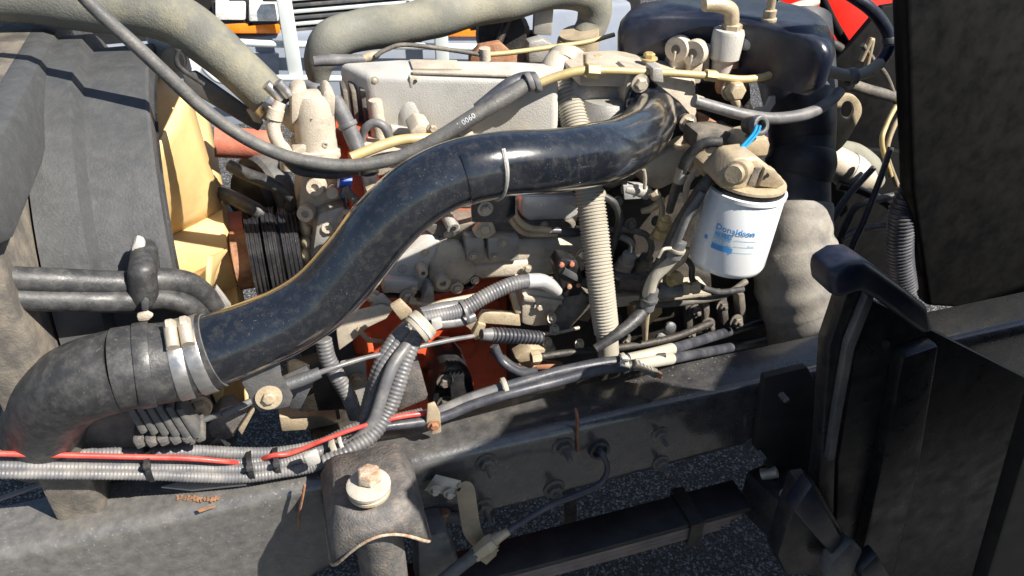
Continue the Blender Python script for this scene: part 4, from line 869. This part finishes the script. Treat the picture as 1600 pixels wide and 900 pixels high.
# loom down left of the filter
lo = thing('pump_loom', 'grey and black taped wiring loom dropping from the pump beside the filter', 'wiring loom')
tube('loom', [(1115, 268, .12, 6), (1098, 292, .12, 10), (1084, 316, .125, 11), (1064, 350, .13, 12), (1048, 385, .135, 12), (1030, 420, .14, 12), (1014, 448, .145, 12), (1008, 478, .135, 12), (992, 500, .12, 11), (965, 522, .105, 9), (930, 545, .10, 7)], 'rubber', lo)
tube('sheath', [(1098, 300, .11, 5), (1078, 330, .112, 6), (1064, 360, .115, 7), (1054, 384, .12, 8)], 'conduit', lo); tube('sheath', [(1062, 392, .12, 9), (1040, 416, .125, 9), (1022, 434, .128, 9), (1014, 456, .13, 10), (1012, 480, .132, 9)], 'drain_hose', lo)
o, q, R = tube('sleeve', [(1062, 376, .12, 12), (1052, 402, .12, 12)], 'conduit', lo); band(q, R, .5, .006, 'cable_tie', 'drain_hose', lo); tube('tie_tail', [(1048, 388, .11, 3), (1036, 390, .108, 3), (1028, 402, .108, 3)], 'zinc', lo)
o, q, R = tube('sleeve', [(1018, 452, .13, 12), (1010, 482, .13, 12)], 'conduit', lo); band(q, R, .5, .006, 'cable_tie', 'plate', lo)
tube('tail', [(1010, 480, .13, 7), (1008, 505, .14, 6), (1008, 530, .15, 4)], 'fitting', lo)
ct = thing('fuel_hose', 'black rubber fuel hose with cream end arching left of the filter head', 'hose')
tube('hose', [(1128, 222, .14, 8), (1100, 224, .15, 8.5), (1076, 244, .16, 8.5), (1066, 268, .165, 8.5)], 'rubber', ct); tube('ferrule', [(1067, 262, .165, 9), (1060, 284, .168, 9)], 'drain_hose', ct); tube('hose', [(1060, 284, .168, 8), (1052, 308, .175, 7), (1046, 330, .185, 6)], 'rubber', ct)
bc = thing('bleed_pipe', 'short pale pipe tucked between loom and white filter', 'pipe'); tube('pipe', [(1094, 306, .14, 5), (1090, 320, .14, 5), (1086, 334, .14, 5)], 'cast', bc)
yc = thing('drain_cock', 'tan angled drain cock below the loom tie', 'fitting'); tube('cock', [(1076, 388, .15, 5), (1064, 408, .15, 6), (1046, 420, .15, 7), (1044, 428, .15, 6)], 'fitting', yc)

# ================================================================== drain hose
dh = thing('drain_hose', 'pale beige corrugated breather hose hanging vertically behind the black pipe', 'hose')
o, q, R = tube('hose', [(872, 112, .40, 21), (884, 145, .36, 22), (898, 190, .32, 22), (912, 250, .27, 22), (922, 310, .235, 22), (930, 370, .20, 22), (937, 430, .165, 21), (944, 490, .14, 20), (948, 520, .13, 19)], 'drain_hose', dh, corr=.09, pitch=5.2, seg=20)
tube('hose_tail', [(946, 505, .135, 17), (949, 530, .128, 17), (951, 556, .12, 16.5)], 'drain_hose', dh, seg=20)
tube('elbow', [(905, 100, .46, 18), (892, 94, .45, 22), (876, 98, .42, 24), (868, 112, .40, 25), (872, 124, .39, 24)], 'cast', dh, seg=20)
o, q, R = tube('collar', [(880, 88, .43, 24), (876, 104, .41, 26)], 'drain_hose', dh, seg=20)

# ================================================================== looms and lines above the engine
ml = thing('main_loom', 'long black wiring loom sagging from the radiator past the valve cover', 'wiring loom')
tube('sheath', [(60, -90, .34, 11), (140, 5, .33, 11), (213, 72, .32, 11), (262, 118, .315, 11), (320, 172, .31, 10.5), (380, 214, .305, 10.5), (440, 242, .30, 10.5), (500, 256, .295, 10.5), (560, 258, .29, 10.5), (620, 246, .29, 10), (680, 218, .29, 11), (740, 182, .295, 12.5), (790, 152, .305, 13), (822, 132, .315, 12)], 'rubber_dusty', ml, seg=16)
tube('upper_sheath', [(745, 170, .315, 9), (790, 136, .325, 11), (815, 124, .33, 11), (835, 122, .335, 10)], 'conduit_blue', ml)
o, q, R = tube('lower_sheath', [(448, 250, .31, 8), (470, 266, .31, 9), (520, 272, .31, 8), (560, 266, .305, 7)], 'rubber', ml)
for x, y in ((827, 128), (838, 130)): MB().ringband(P(x, y, .315), P(840, 126, .315)-P(815, 136, .315), .010, .0165, .010, 18).build('tape_band', 'conduit', ml, bevel=.002)
# worn pale print on the loom
def loomtext(txt, x0, y0, x1, y1, Y, size, parent):
    cu = bpy.data.curves.new('t', 'FONT'); cu.body = txt; cu.size = size; cu.resolution_u = 2
    ob = bpy.data.objects.new('t', cu); COL.objects.link(ob); dg = bpy.context.evaluated_depsgraph_get(); me0 = ob.evaluated_get(dg).to_mesh()
    a, b = P(x0, y0, Y), P(x1, y1, Y); ux = (b-a).normalized(); nv = (CAM-a).normalized(); uy = nv.cross(ux).normalized()
    mb = MB(); mb.add([a+ux*v.co.x+uy*v.co.y - nv*(7.*(v.co.y-size*.35)**2*5) for v in me0.vertices], [tuple(p.vertices) for p in me0.polygons]); ob.evaluated_get(dg).to_mesh_clear(); bpy.data.objects.remove(ob); bpy.data.curves.remove(cu)
    return mb.build('lettering', 'hose_ink', parent)
loomtext('1 0060', 716, 201, 785, 157, .2795, .0125, ml)
ol = thing('oil_feed_pipe', 'gold plated steel pipe running along the top of the intake', 'fuel pipe')
tube('pipe', [(834, 134, .315, 7), (870, 120, .31, 7.5), (905, 111, .305, 7.5), (940, 110, .30, 6.5), (1000, 112, .295, 6), (1060, 115, .29, 6), (1112, 119, .285, 6), (1155, 124, .28, 6), (1190, 121, .28, 6), (1215, 112, .28, 6)], 'brass', ol)
MB().cyl(P(916, 110, .30), P(934, 111, .30), .0125, seg=6).build('union', 'brass', ol); MB().cyl(P(1102, 117, .285), P(1118, 119, .285), .010, seg=6).build('union', 'brass', ol)
tube('stay', [(916, 108, .31, 4), (915, 95, .31, 4), (915, 84, .31, 4)], 'fitting', ol)
for x in (1028,): slab('clip', [(x-8, 128), (x-8, 106), (x+8, 106), (x+10, 130)], .275, .03, 'cast_grey', ol, bevel=.003)
gh = thing('grey_fuel_hose', 'smooth grey hose sagging in front of the intake duct', 'hose')
o, q, R = tube('hose', [(1086, 158, .25, 9), (1120, 168, .24, 9), (1165, 180, .23, 9.5), (1210, 185, .23, 9.5), (1260, 178, .24, 9.5), (1295, 160, .26, 9), (1312, 143, .28, 8.5)], 'conduit', gh); tube('sleeve', [(1084, 157, .252, 10), (1096, 161, .25, 10)], 'drain_hose', gh)
cl_ = thing('looped_cable', 'black cable loop with pale sleeve clamped beside the red panel', 'cable')
tube('cable', [(1200, 116, .29, 6), (1222, 108, .29, 6.5)], 'conduit', cl_)
tube('sleeve', [(1215, 110, .29, 7), (1245, 105, .29, 8.5), (1285, 109, .30, 9), (1325, 118, .30, 9), (1352, 114, .31, 9), (1376, 98, .32, 9)], 'drain_hose', cl_)
o, q, R = tube('cable', [(1372, 102, .32, 9), (1388, 76, .33, 10), (1386, 50, .34, 10), (1366, 20, .35, 10), (1335, -4, .36, 10), (1290, -30, .38, 10)], 'satin_blue', cl_)
band(q, R, .3, .012, 'cable_tie', 'conduit_blue', cl_)
for i, (x, y) in enumerate(((1330, 120),)): MB().ringband(P(x, y, .30), V((1, 0, .15)), .010, .0165, .018, 20).build('clamp', 'conduit', cl_, bevel=.003)
# solenoid and fittings
sv = thing('solenoid_valve', 'dusty white solenoid valve body with brass elbow on top', 'solenoid')
MB().lathe([(.01, 0), (.026, .001), (.028, .006), (.028, .05), (.02, .058), (.018, .075), (.01, .076)], P(1140, 45, .34), V((-.05, 0, -1)), 20).build('body', 'cast_light', sv)
tube('elbow', [(1142, 44, .34, 11), (1143, 30, .34, 12), (1141, 16, .34, 12), (1125, 8, .34, 12), (1100, 8, .34, 10)], 'fitting', sv)
MB().hexa(P(1143, 45, .34), AZ, .018, .010).build('nut', 'fitting', sv)
tube('port', [(1160, 68, .335, 10), (1176, 70, .33, 11), (1192, 70, .33, 9)], 'cast_light', sv)
tube('foot', [(1142, 95, .34, 13), (1142, 108, .335, 12)], 'rust', sv)
cn = thing('pneumatic_fitting', 'cream threaded fitting rising from the solenoid side port', 'fitting')
a, b = P(1196, 62, .33), P(1206, 2, .33)
MB().lathe([(.008, 0), (.0125, .002), (.0125, .016), (.01, .018), (.011, .022), (.014, .024), (.014, .038), (.011, .04), (.012, .052), (.0075, .054), (.0075, .1)], a, b-a, 10).build('fitting', 'fitting', cn)
br = thing('brass_tee', 'tan brass tee with hex nut and drop pipe below the gold line', 'fitting')
MB().hexa(P(1142, 140, .285), V((0, -1, .2)), .0175, .022, .02).build('nut', 'fitting', br, bevel=.001); tube('drop_pipe', [(1142, 145, .29, 7), (1150, 160, .29, 7), (1158, 180, .29, 7)], 'fitting', br); MB().cyl(P(1125, 132, .31), P(1160, 132, .31), .017).build('body', 'rust', br)
bkt = thing('stepped_bracket', 'cream stepped sheet bracket above the grey hose', 'bracket')
slab('bracket', [(1178, 176), (1182, 168), (1196, 168), (1203, 152), (1212, 150), (1212, 162), (1202, 176)], .27, .005, 'cast_light', bkt, bevel=.001)
slab('bracket', [(1168, 172), (1168, 166), (1176, 164), (1178, 174)], .275, .01, 'cast', bkt, bevel=.001)
rx = thing('red_rusty_bracket', 'reddish rusty engine bracket behind the flange bolts', 'bracket')
slab('bracket', [(1092, 180), (1110, 186), (1122, 192), (1110, 202), (1092, 202)], .30, .03, 'rust', rx, bevel=.003); slab('bracket', [(1092, 202), (1150, 204), (1150, 214), (1090, 214)], .28, .05, 'cast_dark', rx, bevel=.003)
slab('bracket', [(1090, 130), (1175, 130), (1180, 250), (1090, 250)], .42, .06, 'oily', rx, bevel=.01)

# ================================================================== harnesses low down
wh = thing('front_harness', 'bundle of grey corrugated conduits tied along the rail at the front', 'wiring harness')
paths = [([(-120, 712, .05, 9), (213, 708, .05, 9.5), (300, 705, .05, 10), (380, 708, .05, 9.5), (440, 706, .05, 9), (500, 694, .05, 9), (560, 668, .055, 9), (660, 646, .06, 9)], 'conduit', 0),
         ([(-120, 726, .03, 8.5), (213, 732, .03, 9), (300, 732, .03, 9), (380, 733, .03, 9), (440, 724, .03, 9), (490, 708, .035, 9), (520, 700, .04, 8)], 'conduit', 1),
         ([(-120, 740, .02, 8), (213, 742, .02, 8.5), (300, 745, .02, 9), (380, 746, .02, 9), (440, 738, .02, 9), (490, 728, .02, 10), (530, 708, .02, 10)], 'conduit', 1),
         ([(-120, 718, .04, 8), (213, 722, .04, 8), (320, 724, .04, 8.5), (400, 722, .04, 8), (460, 708, .04, 8), (500, 700, .045, 7)], 'conduit', 1)]
qs = []
for pts, m, _ in paths: qs.append(tube('conduit', pts, m, wh, corr=.08, pitch=5, seg=12)[1:])
for x, y, h in ((234, 725, 27), (392, 728, 24), (433, 722, 22)):
    c = P(x, y, .03); MB().lathe([(h*mpp(c)*.98, -.004), (h*mpp(c)*1.04, -.004), (h*mpp(c)*1.04, .004), (h*mpp(c)*.98, .004), (h*mpp(c)*.98, -.004)], c+V((0, .006, -.006)), AX, 22, False).build('cable_tie', 'black', wh)
    MB().box(c+V((0, -.016, .012)), (.010, .008, .008)).build('tie_head', 'rubber', wh, bevel=.001)
rw = thing('red_cable', 'bright red battery cable lying along the front harness', 'cable')
tube('cable', [(-120, 706, .028, 5), (213, 714, .028, 4.5), (290, 716, .026, 4.5), (352, 721, .026, 4), (390, 724, .05, 4), (425, 712, .03, 4), (455, 708, .03, 4), (510, 686, .03, 3.5), (560, 668, .035, 3.5), (620, 652, .04, 4.5), (668, 645, .045, 4.5)], 'red_wire', rw, seg=10)
eh = thing('engine_harness', 'grey conduits curving up from the rail to the engine loom clamp', 'wiring harness')
for pts, m, cr in (([(505, 722, .01, 11), (545, 704, .015, 12), (580, 680, .03, 13), (605, 645, .05, 13), (622, 600, .07, 13), (636, 560, .09, 12), (652, 525, .11, 11), (664, 500, .12, 10)], 'conduit', .09),
                   ([(520, 705, .025, 9), (555, 690, .03, 10), (582, 660, .04, 10), (596, 620, .055, 10), (612, 575, .075, 10), (636, 540, .10, 10), (655, 515, .115, 10)], 'conduit', 0),
                   ([(530, 700, .05, 9), (562, 670, .06, 9), (582, 620, .075, 9), (596, 575, .09, 9), (618, 540, .11, 9), (646, 510, .125, 9)], 'conduit', .08),
                   ([(566, 660, .08, 9), (582, 600, .09, 9), (594, 565, .10, 9), (614, 530, .12, 9), (642, 502, .135, 9)], 'conduit', .08)):
    tube('conduit', pts, m, eh, corr=cr, pitch=6.5, seg=14)
for k, pts in enumerate(([(660, 498, .115, 12), (690, 492, .12, 12), (722, 484, .125, 12), (760, 462, .13, 12), (800, 444, .135, 12), (832, 438, .14, 11)], [(662, 506, .11, 9), (700, 504, .115, 9), (725, 500, .12, 9), (740, 494, .125, 9)], [(658, 490, .125, 10), (690, 482, .13, 10), (718, 478, .135, 10), (740, 476, .14, 8)])):
    tube('conduit', pts, 'conduit', eh, corr=.06 if k == 0 else 0, pitch=5)
tube('sleeve', [(824, 439, .139, 12), (845, 439, .14, 12), (860, 446, .142, 11), (872, 456, .145, 8)], 'alu', eh)
a, b = P(646, 520, .10), P(668, 500, .11); MB().ringband((a+b)/2, b-a, .021, .0255, .024, 24).build('clamp', 'drain_hose', eh, bevel=.003)
MB().ringband((a+b)/2, b-a, .025, .0268, .006, 24).build('clamp_rib', 'cast_light', eh)
slab('clamp_tab', [(674, 502), (690, 498), (692, 512), (676, 520)], .095, .008, 'cast_light', eh, bevel=.002)
MB().ringband(P(724, 488, .125), P(740, 480, .128)-P(708, 492, .122), .0185, .0205, .005, 22).build('cable_tie', 'conduit', eh)
MB().ringband(P(528, 703, .03), P(545, 694, .03)-P(505, 714, .03), .0195, .0235, .010, 24).build('band_clip', 'drain_hose', eh, bevel=.002); MB().ringband(P(540, 698, .03), P(545, 694, .03)-P(505, 714, .03), .0195, .023, .006, 24).build('band_clip', 'cast_light', eh, bevel=.001)
slab('clip_tab', [(474, 716), (496, 708), (502, 724), (482, 732)], -.01, .012, 'cast_light', eh, bevel=.003)
rhn = thing('rail_harness', 'dark cables tied along the top of the rail toward the rear', 'wiring harness')
RH1 = [(560, 672, .05, 8), (620, 655, .055, 8), (680, 645, .06, 9), (740, 620, .065, 9), (800, 602, .065, 9), (870, 582, .07, 9), (930, 570, .07, 9), (975, 563, .07, 8.5), (1040, 548, .09, 8.5), (1110, 527, .20, 8), (1165, 510, .30, 7.5), (1228, 490, .325, 7)]; o, q, R = tube('cable', RH1, 'conduit_blue', rhn)
RH2 = [(590, 668, .035, 7), (680, 655, .04, 8), (740, 632, .045, 8), (800, 614, .045, 8.5), (870, 596, .05, 8.5), (930, 580, .05, 8.5), (975, 573, .05, 8), (1040, 562, .07, 8), (1105, 550, .17, 8), (1165, 538, .29, 7.5), (1240, 522, .325, 7)]; tube('cable', RH2, 'conduit_blue', rhn)
tube('cable', [(690, 640, .075, 6), (800, 600, .085, 6), (930, 566, .09, 6), (1040, 555, .065, 4)], 'rubber', rhn)
qc, Rc = path(RH1, 8); qd, Rd = path(RH2, 8)
def between(q, R, x0, x1):
    k = [i for i, p in enumerate(q) if x0 <= 800+FPX*(p-CAM).dot(RGT)/(p-CAM).dot(FWD) <= x1]; return q[k[0]:k[-1]+1], [r*1.16 for r in R[k[0]:k[-1]+1]]
for qq, rr in (between(qc, Rc, 978, 1056), between(qd, Rd, 984, 1050)): MB().sweep(qq, rr, 14).build('sleeve', 'drain_hose', rhn)
tube('sleeve', [(684, 646, .058, 10.5), (730, 626, .062, 10.5), (788, 606, .064, 10)], 'conduit', rhn)
for x, y, k in ((789, 607, .018), (975, 567, .017)):
    MB().ringband(P(x, y, .06), V((1, 0, .12)), k*.92, k*1.06, .008, 20).build('cable_tie', 'drain_hose', rhn, bevel=.001)
MB().box(P(976, 561, .04), (.012, .01, .01)).build('tie_head', 'cast_light', rhn, bevel=.002)
pc_ = thing('p_clip', 'tan rusty clip bolted on the rail top holding the harness', 'clip')
slab('strap', [(668, 634), (680, 630), (688, 646), (690, 676), (676, 680), (666, 664)], .03, .006, 'fitting', pc_, bevel=.002); hexbolt(678, 664, .028, 7, 'rust', pc_)
cx = thing('connector_plug', 'small dark ribbed connector with copper tip lying on the rail top', 'connector')
a, b = P(990, 568, .045), P(1026, 584, .04); R_ = (b-a).to_track_quat('X', 'Z').to_matrix(); L_ = (b-a).length
MB().box((a+b)/2, (L_, .014, .012), R_).build('plug', 'cast_dark', cx, bevel=.001)
for k in range(5): MB().box(a.lerp(b, .12+.16*k)+V((0, 0, .0065)), (.003, .0145, .003), R_).build('plug_rib', 'cast_grey', cx)
MB().cyl(b, b+(b-a).normalized()*.009, .006).build('tip', 'rust', cx)
# throttle cable with spring boot
tc_ = thing('throttle_cable', 'thin steel control rod running to a black coil boot', 'control cable')
tube('rod', [(-60, 800, .09, 4), (120, 737, .08, 4), (213, 700, .07, 4.5), (290, 668, .06, 4.5), (345, 646, .055, 5)], 'conduit', tc_, seg=10); tube('rod', [(345, 648, .06, 6), (420, 615, .07, 4), (480, 590, .08, 4.5), (520, 575, .085, 4.5), (575, 558, .10, 4), (640, 545, .11, 4), (700, 532, .12, 4), (740, 525, .13, 3.5)], 'conduit', tc_, seg=10)
tube('sleeve', [(440, 604, .07, 10), (470, 594, .075, 11), (500, 582, .08, 9)], 'plate', tc_)
tube('cap', [(752, 523, .135, 9), (770, 523, .137, 11)], 'conduit', tc_); tube('coil_boot', [(766, 523, .137, 11), (800, 525, .14, 11), (845, 528, .145, 10)], 'conduit_blue', tc_, corr=.25, pitch=6.8, seg=16)
sh2 = thing('sump_hose', 'grey corrugated drain hose dropping beside the side plate', 'hose')
tube('hose', [(505, 530, .16, 13), (512, 560, .15, 13), (528, 590, .14, 13), (545, 620, .13, 12), (556, 652, .12, 11)], 'conduit', sh2, corr=.08, pitch=6)
gh2 = thing('grey_drain_tube', 'grey tube pair hanging below the throttle spring', 'hose')
tube('tube', [(772, 540, .13, 7), (785, 565, .12, 7), (812, 582, .10, 7), (840, 580, .09, 7)], 'conduit_blue', gh2)

# ================================================================== rear guard post, added shade panel and dark cab wall at the right
gp = thing('mudguard_post', 'black pressed steel mudguard post with rounded blue grey top tube', 'post')
slab('top_lip', [(1300, 446), (1302, 430), (1330, 413), (1354, 411), (1374, 424), (1420, 457), (1452, 482), (1462, 520), (1444, 524), (1420, 506), (1372, 471), (1345, 457), (1314, 469), (1302, 463)], -.21, .055, 'satin_blue', gp, bevel=.009, seg=3)
slab('leg', [(1326, 452), (1368, 452), (1330, 560), (1306, 720), (1300, 900), (1262, 900), (1284, 700), (1296, 540), (1310, 500)], -.17, .03, 'black', gp, bevel=.004)
slab('leg_edge', [(1356, 462), (1368, 464), (1336, 545), (1318, 640), (1304, 720), (1294, 722), (1306, 640), (1324, 540)], -.185, .014, 'plate', gp, bevel=.003)
slab('web_plate', [(1366, 470), (1700, 640), (1700, 1000), (1300, 1000), (1310, 720), (1338, 550)], -.16, .012, 'black', gp, bevel=.003)
slab('outer_channel', [(1412, 560), (1470, 540), (1440, 720), (1400, 900), (1340, 900), (1380, 720)], -.19, .03, 'black', gp, bevel=.008)
slab('foot', [(1215, 870), (1252, 760), (1275, 756), (1330, 850), (1290, 900), (1230, 900)], -.20, .04, 'black', gp, bevel=.006)
slab('foot_block', [(1240, 800), (1270, 758), (1318, 846), (1300, 868)], -.23, .03, 'satin_blue', gp, bevel=.004)
slab('foot_block', [(1300, 880), (1330, 850), (1350, 862), (1330, 905), (1290, 905)], -.24, .03, 'plate', gp, bevel=.006)
slab('foot_block', [(1345, 895), (1372, 868), (1395, 905), (1350, 915)], -.25, .03, 'satin_blue', gp, bevel=.006)
MB().cyl(P(1384, 538, -.165), P(1384, 538, -.167), .006, seg=12).build('hole', 'dark_void', gp)
# added panel beside the camera, outline cut to shade the rear half of the rail
cs = thing('rail_shade_panel', 'black added panel that shades the rear half of the rail', 'body panel')
def lightpt(p, Yp): p = V(p); return p + SUN*((Yp-p.y)/SUN.y)
YP = -.52
edge = [lightpt(P(x, y, Y), YP) for x, y, Y in ((520, 815, -.0), (640, 742, 0), (800, 668, 0), (812, 640, .05), (1000, 592, .05), (1036, 586, .06), (1064, 604, .04), (1088, 634, .0), (1114, 590, .05), (1150, 545, .1), (1300, 515, .15), (1500, 480, .15))]
print('caster', [tuple(round(c, 3) for c in e) for e in edge])
low = edge[0].copy()
outl = edge + [V((2.6, YP, edge[-1].z+.1)), V((2.6, YP, .35)), V((edge[0].x+.25, YP, .35))]
MB().prism(outl, (0, -.02, 0)).build('panel', 'cab_black', cs, bevel=.004)
cw = thing('cab_wall', 'black cab corner wall along the right side of the engine bay', 'body panel')
slab('wall', [(1412, -80), (1760, -80), (1760, 500), (1450, 480), (1424, 300)], .16, .04, 'cab_black', cw, bevel=.012, seg=3)

# ================================================================== small lines and fittings that fill the engine side
for k, (pts, m, lab, cat) in enumerate((
    ([(690, 300, .27, 5), (712, 318, .265, 5), (742, 320, .26, 5), (770, 312, .262, 5), (800, 300, .27, 5)], 'cast_dark', 'dark steel line bowing below the middle of the charge pipe', 'fuel line'),
    ([(640, 470, .24, 4), (664, 476, .23, 4), (700, 470, .225, 4), (742, 462, .23, 4), (790, 452, .24, 4)], 'fitting', 'thin tan line crossing the red block under the cooler', 'fuel line'),
    ([(930, 300, .24, 6), (960, 318, .23, 6), (968, 345, .23, 6), (958, 380, .235, 6), (948, 418, .24, 6)], 'rubber', 'black hose hanging beside the pale drain hose', 'hose'),
    ([(1020, 300, .23, 5), (1034, 322, .215, 5), (1030, 352, .21, 5), (1018, 372, .215, 5)], 'strap', 'tan bent return pipe above the delivery nuts', 'fuel line'),
    ([(905, 395, .20, 5), (925, 410, .19, 5), (962, 428, .185, 5), (1000, 432, .18, 5), (1026, 424, .175, 5)], 'rubber', 'black wire crossing behind the pale drain hose', 'wire'),
    ([(830, 560, .15, 6), (880, 552, .15, 6), (925, 548, .15, 6), (990, 540, .155, 6), (1050, 528, .17, 6), (1110, 505, .2, 6)], 'oily', 'oily pipe running low along the engine side above the rail', 'pipe'),
    ([(560, 330, .30, 4), (590, 318, .295, 4), (630, 300, .29, 4), (668, 282, .29, 4)], 'conduit', 'thin grey wire behind the rising bend of the charge pipe', 'wire'),
    ([(575, 300, .31, 6), (605, 286, .31, 6), (640, 272, .31, 6)], 'cast', 'cream pipe stub above the rising bend of the charge pipe', 'pipe'),
    ([(1092, 262, .20, 5), (1075, 285, .195, 5), (1072, 312, .195, 5), (1082, 336, .20, 5)], 'cast', 'pale bent pipe left of the white filter shoulder', 'pipe'),
    ([(1060, 396, .18, 5), (1080, 414, .17, 5), (1084, 440, .17, 5), (1120, 456, .18, 5), (1160, 452, .2, 5)], 'rubber', 'black hose passing under the white filter', 'hose'),
    ([(640, 560, .30, 6), (660, 585, .28, 6), (668, 615, .27, 6)], 'block', 'orange painted pipe beside the engine mount bracket', 'pipe'),
    ([(350, 300, .60, 7), (372, 330, .58, 7), (380, 372, .56, 7)], 'rubber', 'black hose dropping behind the fan clutch', 'hose'),
    ([(470, 470, .24, 9), (500, 480, .24, 9), (545, 470, .24, 9), (590, 452, .245, 9)], 'oily', 'dark pipe running under the lower bend of the charge pipe', 'pipe'))):
    t = thing(('fuel_line', 'hose', 'wire', 'pipe')[('fuel line', 'hose', 'wire', 'pipe').index(cat)], lab, cat); tube('tube', pts, m, t, seg=10)
    q, R = path(pts, 8); a, b = q[0], q[1]; MB().hexa(a, b-a, R[0]*1.7, R[0]*2.6).build('nut', 'fitting' if k % 2 else 'zinc', t)
for x, y, Y, r in ((612, 412, .273, 5), (664, 395, .273, 5), (604, 452, .253, 5), (646, 451, .253, 5), (740, 400, .26, 5), (786, 380, .26, 5), (772, 402, .26, 4.5), (824, 420, .262, 5.5), (870, 414, .262, 5.5), (850, 352, .283, 5), (700, 366, .283, 5), (742, 438, .266, 5)):
    hexbolt(x, y, Y, r, 'zinc', oc, h=.7, washer=1.4)
slab('gasket_edge', [(596, 462), (660, 461), (672, 462), (672, 465), (596, 466)], .262, .06, 'oily', oc, bevel=0)
slab('gasket_edge', [(668, 458), (736, 447), (752, 427), (755, 430), (738, 451), (668, 462)], .272, .05, 'oily', oc, bevel=0)
for x, y, Y in ((560, 252, .343), (620, 248, .343), (690, 243, .343), (760, 238, .343), (830, 232, .343), (880, 226, .343)): hexbolt(x, y, Y, 6, 'zinc', en, h=.8)
for x, y in ((585, 126), (700, 131), (770, 133), (840, 134)): hexbolt(x, y, .417, 4.5, 'zinc', cover, h=.6)
slab('cover_step', [(612, 200), (870, 196), (870, 206), (612, 211)], .398, .02, 'cast_light', cover, bevel=.003)
slab('cover_step', [(720, 140), (870, 142), (866, 147), (722, 145)], .409, .012, 'cast_light', cover, bevel=.002)
# ================================================================== settle the empties at their bases
bpy.context.view_layer.update()
for e in THINGS:
    pts = []
    def rec(o):
        for c in o.children:
            if c.type == 'MESH': pts.extend([c.matrix_world @ V(b) for b in c.bound_box])
            rec(c)
    rec(e)
    loc = V(((min(p.x for p in pts)+max(p.x for p in pts))/2, (min(p.y for p in pts)+max(p.y for p in pts))/2, min(p.z for p in pts)))
    e.location = loc
    for c in e.children: c.matrix_parent_inverse = Matrix.Translation(loc).inverted()
for o in bpy.data.objects:
    if '_w' in o: del o['_w']
